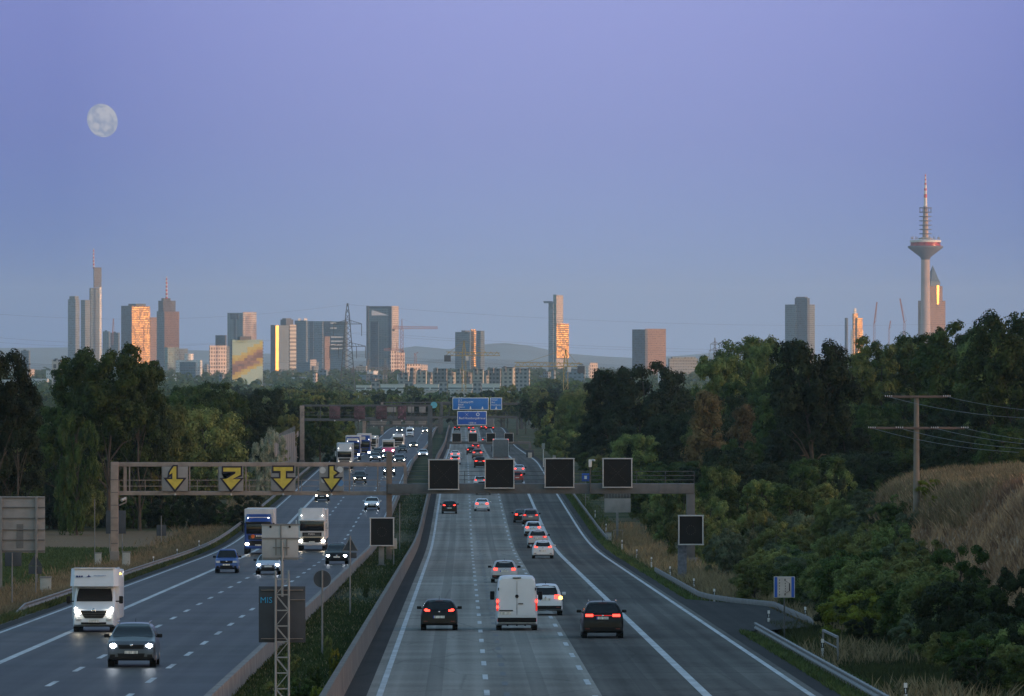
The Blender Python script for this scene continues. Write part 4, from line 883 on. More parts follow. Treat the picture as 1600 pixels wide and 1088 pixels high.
def med(rn):
    Y = yr(rn, 215, 900); s = rn.uniform(-7.9, -4.5)
    return (s, Y) if math.sin(Y*.07)+math.sin(Y*.023+1)+rn.gauss(0, .7) > -.6 else None
blades('median_grass', 'green grass and weeds growing on the planted median', med, 60000, .04, .22, .035, leaf_mat('grass_median', (.026,.042,.014), (.080,.110,.034), .5), 1)
blades('median_dry_grass', 'dry straw patches on the planted median', lambda rn: (rn.uniform(-7.9, -4.5), yr(rn, 215, 900)), 3500, .05, .22, .03, G2, 2)
def vr(rn):
    Y = yr(rn, 215, 1000); s = 13.2+abs(rn.gauss(0, 1.5))
    if 336 < Y < 420 and s < 17.6: return None
    return (s, Y)
blades('verge_grass', 'green grass of the right verge', vr, 60000, .1, .4, .05, G1, 3)
def dry(rn):
    Y = yr(rn, 215, 760); s = rn.gauss(16.8, 1.3)
    if 330 < Y < 424 and s < 17.8: return None
    if Y < 335 and (rn.random() < .7 or math.sin(Y*.11) < 0): return None
    return (s, Y) if s > 14.7 else None
blades('dry_verge_grass', 'tall straw coloured grass behind the right guardrail', dry, 34000, .35, 1.05, .045, G2, 4)
blades('bank_grass', 'mauve dry grass covering the steep bank on the right', lambda rn: (rn.uniform(20, 42), yr(rn, 250, 520)), 110000, .25, .75, .05, G3, 5)
blades('crest_grass', 'golden dry grass along the crest of the bank', lambda rn: (rn.uniform(27, 42), yr(rn, 380, 500)), 42000, .4, .9, .05, G2, 6)
blades('bank_weeds', 'dark green weeds low on the right bank', lambda rn: (rn.uniform(15.5, 24), yr(rn, 215, 360)), 95000, .15, .65, .03, G4, 7)
def lv(rn):
    Y = yr(rn, 330, 1000); s = -23.15-abs(rn.gauss(0, 2.4)); return (s, Y) if s > -31 else None
blades('left_verge_grass', 'mixed green and straw grass on the left verge', lv, 50000, .12, .55, .05, G4, 8)
blades('left_dry_grass', 'straw coloured grass behind the left guardrail', lambda rn: (-24.6-abs(rn.gauss(0, 2.2)), yr(rn, 350, 1000)), 42000, .25, .8, .045, G2, 9)
blades('field_crop', 'low green crop on the field left of the motorway', lambda rn: (rn.uniform(-62, -29), rn.uniform(480, 668)), 60000, .15, .35, .07, leaf_mat('crop', (.034,.052,.018), (.075,.100,.036), .3), 10)
fl = MB(); rn = random.Random(11)
for i in range(240):
    s = rn.gauss(22.3, 1.0); Y = rn.uniform(270, 292); c = Vector((sx(s, Y), Y, tz(s, Y)+rn.uniform(.9, 1.5))); fl.ball(c, rn.uniform(.03, .055), 3)
o = fl.build('yellow_flowers', mat('flower_yellow', (.42,.28,.02), .8), fix=False); tag(o, 'yellow flower heads of ragwort on the right bank', kind='stuff')
# ================================================================ vehicles
P_ = lambda n, c, **k: mat('paint_'+n, c, .35, metal=.0, var=.05, scale=1.5, spec=.3, coat=.3, **k)
PAINT = dict(black=mat('paint_black', (.007,.007,.008), .35, var=.05, spec=.16, coat=.08), white=P_('white', (.54,.59,.65)), silver=P_('silver', (.36,.37,.40)), grey=P_('grey', (.10,.11,.13)), darkgrey=P_('dark_grey', (.045,.055,.070)),
  blue=P_('blue', (.02,.07,.26)), darkblue=P_('dark_blue', (.015,.025,.06)), red=P_('red', (.25,.02,.02)), lblue=P_('light_blue', (.30,.36,.46)), pinkv=P_('pink', (.50,.10,.26)), tblue=P_('truck_blue', (.015,.045,.20)))
M_glass = mat('car_glass', (.008,.009,.011), .10, var=.2, spec=.45); M_tyre = mat('tyre', (.012,.012,.013), .85); M_rim = mat('rim', (.25,.25,.27), .35, metal=.8)
M_blk = mat('black_plastic', (.008,.008,.009), .6, spec=.15); M_plate = mat('number_plate', (.50,.50,.47), .5, var=.45, scale=14, stretch=(1,1,.2)); M_pblue = mat('plate_strip', (.02,.06,.35), .5)
M_chrome = mat('chrome', (.5,.5,.52), .2, metal=1); M_tail = emitm('tail_light', (1,.045,.03), 3.2); M_taild = mat('tail_lens', (.30,.012,.012), .25, emit=(1,.03,.02), es=.35); M_head = emitm('headlight', (1,.86,.64), 42); M_xen = emitm('headlight_xenon', (.84,.90,1), 40)
M_refl = mat('red_reflector', (.10,.008,.008), .3); M_ind = emitm('indicator_orange', (1,.50,.08), 5); M_lens = mat('lamp_lens', (.45,.47,.50), .15); M_drl = emitm('marker_light', (1,.95,.85), 8)
KIND = dict(
 hatch=dict(L=4.35, W=1.80, H=1.48, belt=.96, rw=(.98,1.38,.60,.50), ws=(1.0,1.40), tl=(.92,1.06,.50,.84), top=[(-1,.40),(-.995,.60),(-.985,.86),(-.955,.97),(-.80,1.34),(-.70,1.44),(-.35,1.48),(.0,1.45),(.38,1.02),(.50,.97),(.80,.86),(.95,.72),(.99,.55),(1,.38)]),
 suv=dict(L=4.75, W=1.94, H=1.68, belt=1.10, rw=(1.13,1.55,.66,.54), ws=(1.14,1.58), tl=(1.0,1.12,.46,.88), top=[(-1,.45),(-.995,.70),(-.985,.98),(-.95,1.12),(-.84,1.50),(-.76,1.63),(-.35,1.68),(.08,1.64),(.42,1.17),(.55,1.10),(.88,1.0),(.965,.86),(.99,.62),(1,.42)]),
 wagon=dict(L=4.7, W=1.82, H=1.48, belt=.95, rw=(.99,1.38,.62,.52), ws=(1.0,1.39), tl=(.86,1.0,.52,.86), top=[(-1,.40),(-.995,.62),(-.985,.88),(-.96,.97),(-.86,1.32),(-.78,1.44),(-.35,1.48),(.02,1.44),(.38,1.0),(.50,.95),(.82,.84),(.95,.70),(.99,.55),(1,.38)]),
 sedan=dict(L=4.7, W=1.82, H=1.43, belt=.93, rw=(1.08,1.37,.62,.50), ws=(.98,1.36), tl=(.82,.97,.48,.84), top=[(-1,.40),(-.995,.62),(-.985,.90),(-.95,1.01),(-.70,1.05),(-.40,1.36),(-.25,1.42),(0,1.42),(.08,1.39),(.40,.99),(.52,.94),(.84,.82),(.95,.68),(.99,.52),(1,.38)]),
 mpv=dict(L=4.4, W=1.82, H=1.64, belt=1.02, rw=(1.06,1.52,.62,.52), ws=(1.04,1.54), tl=(.92,1.10,.52,.86), top=[(-1,.42),(-.995,.65),(-.985,.95),(-.95,1.05),(-.86,1.48),(-.78,1.60),(-.35,1.64),(.10,1.60),(.52,1.08),(.62,1.02),(.88,.88),(.965,.74),(.99,.55),(1,.38)]),
 van=dict(L=5.9, W=2.0, H=2.62, belt=1.35, rw=None, ws=(1.40,2.05), tl=None, top=[(-1,.45),(-.998,1.0),(-.992,1.8),(-.985,2.48),(-.95,2.60),(-.4,2.62),(.30,2.58),(.42,2.42),(.68,1.42),(.75,1.32),(.93,1.10),(.985,.85),(1,.45)]),
 jeep=dict(L=3.9, W=1.70, H=1.68, belt=1.05, rw=(1.1,1.5,.66,.58), ws=(1.06,1.58), tl=(.8,1.0,.7,.88), top=[(-1,.50),(-.995,.8),(-.985,1.05),(-.96,1.30),(-.93,1.60),(-.86,1.68),(-.3,1.68),(.10,1.65),(.24,1.10),(.32,1.05),(.90,.98),(.97,.88),(.995,.6),(1,.42)]),
)
def wf(K, z):
    h = z/K['H']; b = K['belt']/K['H']
    if K['H'] > 2.2: return _pl([(0,.95),(.15,1),(.55,.99),(.8,.93),(.96,.86),(1,.80)], h)*K['W']/2
    return _pl([(0,.93),(.2,.985),(b*.7,1),(b,.955),(b+.06,.915),(.90,.76),(1,.64)], h)*K['W']/2
def taper(K, y):
    L_ = K['L']/2; d = min(L_+y, L_-y)
    return _pl([(0,.90),(.06,.935),(.2,.97),(.5,1),(9,1)], d)
def ybyz(K, z, front):
    L_ = K['L']/2; T = K['top']; im = max(range(len(T)), key=lambda i: T[i][1])
    pts = [(q, p*L_) for p, q in (reversed(T[im:]) if front else T[:im+1])]
    return _pl(pts, z)
def mbody(K, z_under=.24):
    L_ = K['L']/2; b = MB(); rows = []
    ys = []
    for (p, q), (p2, q2) in zip(K['top'], K['top'][1:]):
        n = 1 if abs(p2-p) < .12 else 4
        ys += [((p+(p2-p)*i/n)*L_, q+(q2-q)*i/n) for i in range(n)]
    ys.append((L_, K['top'][-1][1]))
    for y, zt in ys:
        d = min(L_+y, L_-y); zb = _pl([(0,.36),(.25,.27),(.6,z_under),(9,z_under)], d); zb = min(zb, zt-.02); T = taper(K, y); half = []
        for t in (0, .12, .35, .6, .82, .95):
            z = zb+(zt-zb)*t; half.append((wf(K, z)*T, z))
        zt2 = zt; w = wf(K, zt)*T
        half += [(w*.96, zt-.004), (w*.86, zt+.012), (w*.5, zt+.03), (0, zt+.036)]
        ring = [(0, y, zb)]+[(x, y, z) for x, z in half]+[(-x, y, z) for x, z in reversed(half[:-1])]
        rows.append(ring+[ring[0]])
    b.grid(rows)
    b.add(rows[0], [tuple(range(len(rows[0])-2, -1, -1))]); b.add(rows[-1], [tuple(range(len(rows[0])-1))])
    return b
def fpatch(K, z0, z1, k0, k1, front, off=.012, nx=9, nz=4, xa=None, rnd_=0):
    """panel lying on the front or rear face; k0/k1 = half width as a share of the body width at bottom and top"""
    sg = 1 if front else -1; rows = []
    for i in range(nz+1):
        t = i/nz; z = z0+(z1-z0)*t; k = k0+(k1-k0)*t
        if rnd_: k *= 1-rnd_*abs(2*t-1)**3
        w = K['W']/2*k; y = ybyz(K, z, front)+sg*off
        if xa is None: rows.append([(-w+2*w*j/nx, y, z+.032*(1 if z > K['belt'] else 0)) for j in range(nx+1)])
        else: rows.append([(xa[0]+(xa[1]-xa[0])*j/nx, y-sg*.02*(abs(xa[0]+(xa[1]-xa[0])*j/nx)/(K['W']/2))**6, z) for j in range(nx+1)])
    b = MB(); b.grid(rows)
    # give it thickness
    back = [[(p[0], p[1]-sg*.03, p[2]) for p in r] for r in rows]; b.grid([r[::-1] for r in back])
    for A, B in ((rows[0], back[0]), (rows[-1], back[-1]), ([r[0] for r in rows], [r[0] for r in back]), ([r[-1] for r in rows], [r[-1] for r in back])): b.grid([A, B], False)
    return b
def side_glass(K, sg, y_cut=()):
    z0, z1 = K['belt']+.05, K['H']-.13; rows = []
    for i in range(5):
        z = z0+(z1-z0)*i/4; a = ybyz(K, z, False)+.22; c = ybyz(K, z, True)-.18; rows.append([(sg*(wf(K, z)+.008), a+(c-a)*j/10, z) for j in range(11)])
    b = MB(); b.grid(rows); b.grid([[(p[0]-sg*.03, p[1], p[2]) for p in r] for r in rows]); return b
def wheel_set(r, ys, xw, rad=.33, wd=.22):
    for y in ys:
        for sg in (-1, 1):
            o = MB().cyl((sg*(xw-wd), y, rad), (sg*xw, y, rad), rad, rad, 20).build('wheel', M_tyre, r)
            MB().cyl((sg*(xw-.02), y, rad), (sg*(xw+.012), y, rad), rad*.66, rad*.60, 14).build('rim', M_rim, o)
CARN = [0]
def place(px, gy, facing, Y=None):
    if Y is None:
        Y = 200
        while HZ+(CZ-prof(Y))*F/Y > gy and Y < 2600: Y += 1
    x = (px-800)/F*Y; sl_ = math.atan(slope(Y))
    # gy is the ground line of the tyres nearest the camera: the vehicle's middle stands half a length farther
    return x, Y, prof(Y), sl_
def car(kind, paint, px, gy, away, label, cat='car', Y=None, detail=2, head='warm', group=None, brake=True, ind=False, roofrail=False, plate=True, scale=1.0, name=None):
    K = KIND[kind]; x, Yc, z, sl_ = place(px, gy, away, Y); Yc += K['L']*.32
    z = prof(Yc)
    r = empty(name or {'hatch':'hatchback','suv':'off_road_car','wagon':'estate_car','sedan':'saloon_car','mpv':'family_car','van':'delivery_van','jeep':'jeep'}[kind], (x, Yc, z), .007 if away else math.pi+.007, sl_ if away else -sl_)
    tag(r, label, cat, group or ('vehicles driving away on the right carriageway' if away else 'vehicles coming on the left carriageway'))
    m = PAINT[paint]; body = mbody(K).build('body', m, r); W2, H, L2 = K['W']/2, K['H'], K['L']/2
    wy = (-L2*.62, L2*.62)
    wheel_set(r, wy, W2-.015, .36 if kind in ('suv', 'jeep') else .32, .25)
    for y in wy:
        for sg in (-1, 1):
            MB().cyl((sg*(W2-.06), y, .36), (sg*(W2-.024), y, .36), .43, .43, 18).build('wheel_arch', M_blk, r)
    if K['rw']: fpatch(K, *K['rw'][:2], K['rw'][2]*1.0+.12, K['rw'][3]+.06, False, rnd_=.06).build('rear_window', M_glass, r)
    fpatch(K, *K['ws'], .86, .66, True, rnd_=.05).build('windscreen', M_glass, r)
    for sg in (-1, 1): side_glass(K, sg).build('side_window', M_glass, r)
    # bumpers
    fpatch(K, .34, .52, .90, .93, False, .03).build('rear_bumper', m if kind in ('hatch', 'sedan') else M_blk, r)
    fpatch(K, .30, .40, .84, .90, True, .03).build('front_bumper', M_blk, r)
    # mirrors
    zb = K['belt']+.06; ym = ybyz(K, zb+.05, True)-.32
    for sg in (-1, 1):
        o = MB().box((sg*(wf(K, zb)+.15), ym, zb+.04), (.22, .12, .15), .04).build('wing_mirror', m if paint in ('black','white') and kind != 'van' else M_blk, r)
        MB().box((sg*(wf(K, zb)+.02), ym, zb), (.1, .06, .05)).build('mirror_arm', M_blk, o)
    if away:
        if K['tl']:
            z0, z1, ka, kb = K['tl']
            for sg in (-1, 1):
                xs_ = sorted((sg*W2*ka, sg*W2*kb*.985*(wf(K, z1)/W2))); 
                o = fpatch(K, z0, z1, 1, 1, False, .035, xa=xs_).build('tail_light', M_tail if brake else M_taild, r)
                MB().ball((sg*W2*(ka+kb)*.52, ybyz(K, (z0+z1)/2, False)-.02, (z0+z1)/2), .075, 6, (1.4, .6, .8)).build('bulb', M_tail, o)
                if ind and sg == 1: MB().ball((sg*W2*.86, ybyz(K, (z0+z1)/2, False)-.03, z0+.02), .12, 6, (1, .5, .8)).build('indicator', M_ind, o)
        if kind == 'suv' and paint == 'black' : fpatch(K, 1.04, 1.07, .5, .5, False, .03).build('light_bar', M_taild, r)
        zp = K['belt']-.22 if kind in ('suv', 'mpv', 'wagon') else .60
        if kind == 'sedan': zp = .74
        if plate:
            o = fpatch(K, zp, zp+.115, 1, 1, False, .03, xa=(-.24, .26)).build('number_plate', M_plate, r); fpatch(K, zp, zp+.115, 1, 1, False, .032, nx=2, xa=(-.29, -.24)).build('plate_strip', M_pblue, o)
        fpatch(K, H-.10, H-.075, .2, .2, False, .02).build('brake_light', M_refl, r)
        for sg in (-1, 1): fpatch(K, .42, .47, 1, 1, False, .045, nx=2, xa=sorted((sg*W2*.62, sg*W2*.82))).build('reflector', M_refl, r)
        MB().ball((0, ybyz(K, K['belt']-.06, False)-.015, K['belt']-.06), .05, 6, (1,.4,1)).build('badge', M_chrome, r)
    else:
        zl = {'suv': .84, 'jeep': .80, 'van': .95}.get(kind, .68)
        hm = {'warm': M_head, 'xenon': M_xen, 'off': M_lens}[head]
        for sg in (-1, 1):
            xs_ = sorted((sg*W2*.56, sg*W2*.90)); br = .105 if Yc < 700 else .082; o = fpatch(K, zl-.07, zl+.08, 1, 1, True, .03, xa=xs_).build('headlight', M_lens, r)
            if head != 'off': MB().ball((sg*W2*.74, ybyz(K, zl, True)+.0, zl), br, 7, (1.15, .7, .85)).build('bulb', hm, o)
            fpatch(K, .40, .50, 1, 1, True, .035, nx=2, xa=sorted((sg*W2*.66, sg*W2*.86))).build('fog_light', M_blk, r)
        fpatch(K, zl-.12, zl+.07, .50, .53, True, .025).build('grille', M_blk, r)
        fpatch(K, .40, .54, .52, .56, True, .035).build('air_intake', M_blk, r)
        MB().ball((0, ybyz(K, zl+.03, True)+.04, zl+.02), .06, 6, (1,.4,1)).build('badge', M_chrome, r)
        o = fpatch(K, .53, .64, 1, 1, True, .045, xa=(-.26, .26)).build('number_plate', M_plate, r)
    if roofrail:
        for sg in (-1, 1): MB().bar((sg*(wf(K, H)*1.02), -L2*.7, H+.05), (sg*(wf(K, H)*1.02), L2*.0, H+.04), .035).build('roof_rail', M_chrome, r)
    MB().cyl((0, -L2*.60, H+.0), (0, -L2*.68, H+.17), .012, .006, 5).build('aerial', M_blk, r)
    return r
# ---- away, right carriageway
car('hatch', 'black', 686, 985, True, 'black hatchback with lit tail lights in the left lane, nearest of its lane')
car('mpv', 'white', 852, 962, True, 'white family car half hidden by the white van, orange indicator on', ind=True)
car('wagon', 'silver', 788, 911, True, 'silver estate car directly ahead of the white van', roofrail=True)
car('suv', 'black', 941, 998, True, 'black off-road car with a red light bar, nearest car on the right carriageway', roofrail=True)
car('hatch', 'white', 848, 873, True, 'white hatchback at the tail of the four car line')
car('suv', 'silver', 840, 866, True, 'silver car second from the back in the line of four', Y=650, brake=False)
car('wagon', 'white', 833, 858, True, 'white car third from the back in the line of four', Y=706)
car('mpv', 'grey', 829, 850, True, 'grey car at the head of the line of four', Y=756, brake=False)
car('sedan', 'black', 815, 817, True, 'black saloon just under the gantry in the third lane')
car('hatch', 'black', 702, 803, True, 'black hatchback under the leftmost lane panel')
car('sedan', 'white', 753, 799, True, 'white saloon under the second lane panel')
car('suv', 'black', 755, 785, True, 'black off-road car right ahead of the white saloon under the gantry', Y=905, brake=False)
car('wagon', 'white', 750, 772, True, 'white car seen between the first two lane panels', Y=955)
car('hatch', 'red', 808, 760, True, 'dark red car at the right edge of the second lane panel', Y=985)
car('sedan', 'lblue', 811, 770, True, 'pale blue car ahead of the dark red one', Y=1040)
car('hatch', 'white', 711, 720, True, 'white car above the leftmost lane panel, rear one of two', Y=1125)
car('sedan', 'white', 711, 712, True, 'white car with dark rear window ahead of the other white one', Y=1215)
car('suv', 'black', 750, 731, True, 'black car left of the second lane panel top')
car('suv', 'grey', 746, 715, True, 'grey off-road car beyond the black one in the middle lane', Y=1225)
car('hatch', 'black', 736, 707, True, 'dark car with one bright tail light in the middle lane', Y=1330)
car('hatch', 'red', 743, 698, True, 'red car just before the small far lane panels', Y=1480)
car('sedan', 'grey', 758, 689, True, 'far grey saloon between the second and third small lane panels', Y=1720)
car('hatch', 'black', 714, 668, True, 'tiny far car with a glaring red light left of the blue sign', Y=2060)
car('suv', 'red', 736, 668, True, 'tiny far red car under the blue sign', Y=2040)
car('sedan', 'black', 755, 668, True, 'tiny far black car under the right half of the blue sign', Y=2100)
car('mpv', 'white', 739, 676, True, 'far white car below the blue sign', Y=1930)
# ---- coming, left carriageway
car('suv', 'darkgrey', 206, 1042, False, 'dark grey off-road car with blue white headlights in front of the motorhome', head='xenon', roofrail=True)
car('jeep', 'blue', 354, 895, False, 'small blue jeep with unlit lamps behind the motorhome', head='off', roofrail=True)
car('sedan', 'lblue', 419, 898, False, 'pale silver car partly behind the white sign back', head='xenon')
car('mpv', 'black', 526, 882, False, 'black car beside the round sign back in the fast lane', head='xenon')
car('sedan', 'white', 581, 797, False, 'white saloon below the right end of the left gantry', head='xenon')
car('sedan', 'darkblue', 503, 783, False, 'dark blue car right behind the white lorry', head='warm')
car('mpv', 'black', 562, 755, False, 'black car seen through the gantry right of the last yellow arrow', head='warm')
car('hatch', 'grey', 608, 741, False, 'grey car by the rusty gantry post', head='warm', Y=1035)
car('suv', 'darkgrey', 624, 722, False, 'dark off-road car with wide warm lamps above the gantry end', head='warm', Y=1120)
car('sedan', 'darkblue', 605, 716, False, 'dark blue car left of the wide warm lamps', head='warm', Y=1190)
car('sedan', 'grey', 586, 720, False, 'grey car beside the row of lorries', head='xenon', Y=1165)
car('wagon', 'black', 590, 705, False, 'black car behind the grey one by the lorries', head='off', Y=1290)
car('hatch', 'white', 661, 705, False, 'white car alone in the fast lane close to the median', head='xenon', Y=1250)
car('sedan', 'black', 646, 691, False, 'black car with warm lamps far back in the fast lane', head='warm', Y=1560)
car('hatch', 'black', 629, 698, False, 'small black car between the pink van and the fast lane', head='off', Y=1400)
car('sedan', 'black', 624, 671, False, 'left one of the tiny far cars with lamps under the far gantry', head='warm', Y=2010)
car('hatch', 'grey', 642, 671, False, 'middle one of the tiny far cars under the far gantry', head='warm', Y=2030)
car('hatch', 'grey', 664, 671, False, 'tiny far car next to the far median', head='warm', Y=1990)
# ---- delivery van
def box_van_parts(r, K):
    m = PAINT['white']
    for sg in (-1, 1): fpatch(K, .72, 2.42, 1, 1, False, .02, xa=sorted((sg*.012, sg*.86))).build('rear_door', m, r)
    for sg in (-1, 1):
        o = fpatch(K, .95, 1.55, 1, 1, False, .03, nx=2, xa=sorted((sg*.90, sg*.985))).build('tail_light', M_taild, r)
        MB().ball((sg*.94, -K['L']/2-.02, 1.42), .075, 6, (.8,.5,1.1)).build('bulb', M_tail, o)
        if sg < 0: MB().ball((sg*.94, -K['L']/2-.02, 1.14), .07, 6, (.8,.5,1.1)).build('bulb', M_tail, o)
        MB().box((sg*.80, -K['L']/2-.05, .50), (.28, .06, .10), .01).build('reflector', M_taild, r)
        MB().box((sg*.89, -K['L']/2-.02, 2.0), (.05, .04, .14), .01).build('door_hinge', M_blk, r)
    MB().box((0, -K['L']/2-.06, .52), (1.86, .14, .22), .03).build('rear_bumper', M_blk, r)
    fpatch(K, .78, .90, 1, 1, False, .045, xa=(-.80, -.28)).build('number_plate', M_plate, r)
    MB().box((-.52, -K['L']/2-.05, .97), (.66, .05, .05), .01).build('plate_lamp', M_blk, r)
    MB().box((.18, -K['L']/2-.06, 1.30), (.24, .05, .045), .012).build('door_handle', M_blk, r)
    MB().ball((0, -K['L']/2-.03, 1.66), .085, 8, (1,.3,1)).build('badge', M_blk, r)
    MB().box((0, -K['L']/2-.0, 2.54), (.40, .06, .05), .01).build('brake_light', M_blk, r)
    MB().bar((-.02*0, -K['L']/2-.035, .75), (0, -K['L']/2-.035, 2.4), .012).build('door_gap', M_blk, r)
    for dx in (-.45, 0, .4): MB().box((dx, -K['L']/2+.35, .30), (.08, .3, .16), .02).build('underbody_part', M_blk, r)
K = KIND['van']; x, Yc, z, sl_ = place(807, 985, True); Yc += 2
r = empty('delivery_van', (x, Yc, prof(Yc)), .007, sl_); tag(r, 'white high-roofed delivery van with twin rear doors in the middle lane', 'van', 'vehicles driving away on the right carriageway')
mbody(K).build('body', PAINT['white'], r); wheel_set(r, (-1.9, 1.9), .985, .35, .26); box_van_parts(r, K)
fpatch(K, *K['ws'], .86, .76, True).build('windscreen', M_glass, r)
for sg in (-1, 1): MB().box((sg*1.17, 1.15, 1.62), (.22, .14, .42), .05).build('wing_mirror', M_blk, r)
# ---- motorhome
x, Yc, z, sl_ = place(147, 988, False); Yc += 1.9
r = empty('motorhome', (x, Yc, prof(Yc)), math.pi+.007, -sl_); tag(r, 'white motorhome with over-cab bed and lit headlights', 'motorhome', 'vehicles coming on the left carriageway')
K2 = dict(L=5.2, W=2.02, H=2.35, belt=1.30, ws=(1.42,2.02), top=[(-1,.45),(-.99,1.2),(-.98,2.2),(-.8,2.35),(.1,2.35),(.42,2.15),(.68,1.40),(.78,1.28),(.93,1.06),(.985,.82),(1,.42)])
mbody(K2).build('cab', PAINT['white'], r, )
MB().box((0, -1.6, 1.75), (2.28, 4.6, 2.35), .10).build('living_body', PAINT['white'], r)
al = MB(); al.prism([(-1.14,-1),(1.14,-1),(1.14,2.15),(.95,2.40),(-.95,2.40),(-1.14,2.15)], 2.18, 3.02, [(-1.10,-1),(1.10,-1),(1.10,1.95),(.92,2.2),(-.92,2.2),(-1.10,1.95)])
o = al.build('over_cab_bed', PAINT['white'], r)
MB().box((0, 2.05, 3.03), (2.0, .5, .05), .02).build('roof_edge', M_wht, o)
for sg in (-1, 1): MB().ball((sg*1.0, 2.2, 2.35), .035, 5).build('marker_lamp', M_ind if 0 else M_lens, o)
nb = mat('decal_navy', (.02,.04,.16), .5)
def deco(x0, x1, z0, z1, par, m): MB().add([(x0, 2.37-.24*(z0-2.18), z0), (x1, 2.37-.24*(z0-2.18), z0), (x1, 2.37-.24*(z1-2.18), z1), (x0, 2.37-.24*(z1-2.18), z1)], [(0,1,2,3)]).build('decal', m, par)
# three small decals across the over-cab bed (drawn in the vehicle's own frame: +x is the right hand side of the photo reversed)
d = MB()
for a, w_ in ((.80, .10), (.68, .08), (.57, .09)): d.box((a, 2.40, 2.66), (w_, .012, .075), .002)
d.bar((.86, 2.40, 2.61), (.52, 2.40, 2.63), .02); d.build('decal', nb, o)
d = MB(); d.sheet([(.40, 2.395, 2.62), (.30, 2.395, 2.66), (.24, 2.395, 2.74), (.20, 2.395, 2.68), (.12, 2.395, 2.62)], (0, .015, 0)); d.build('decal', nb, o)
d = MB()
for i in range(9): d.box((-.02-i*.065, 2.40, 2.69), (.045, .012, .04), .002)
d.build('decal', mat('decal_grey_blue', (.18,.24,.38), .5), o)
fpatch(K2, *K2['ws'], .88, .78, True, .03, rnd_=.04).build('windscreen', M_glass, r)
for sg in (-1, 1):
    o = fpatch(K2, .84, 1.16, 1, 1, True, .03, xa=sorted((sg*.60, sg*.90))).build('headlight', M_lens, r); MB().ball((sg*.74, 2.56, .93), .105, 8, (1.1,.6,.9)).build('bulb', M_head, o)
    MB().ball((sg*.86, 2.50, 1.12), .07, 6).build('bulb', M_drl, o)
    MB().box((sg*1.26, 1.55, 1.52), (.20, .12, .36), .05).build('wing_mirror', M_blk, r); MB().box((sg*1.10, 1.55, 1.45), (.2, .06, .06)).build('mirror_arm', M_blk, r)
    MB().box((sg*.72, 2.62, .60), (.26, .05, .12), .02).build('fog_light', M_lens, r)
fpatch(K2, .66, 1.02, .42, .66, True, .04).build('grille', M_blk, r)
g = MB()
for k in range(4): g.bar((-.50-.04*k, 2.63-.02*k, .72+.08*k), (.50+.04*k, 2.63-.02*k, .72+.08*k), .018)
g.build('grille_bars', mat('dark_chrome', (.12,.12,.13), .3, metal=.8), r)
MB().ball((0, 2.62, 1.03), .10, 8, (1,.35,1.1)).build('badge', M_chrome, r)
fpatch(K2, .46, .60, 1, 1, True, .05, xa=(-.26, .26)).build('number_plate', M_plate, r)
MB().box((0, 2.60, .42), (1.2, .08, .10), .02).build('air_intake', M_blk, r)
wheel_set(r, (1.75, -2.0), .99, .35, .25)
MB().ball((-1.16, .3, 2.75), .05, 6).build('marker_lamp', M_ind, r)
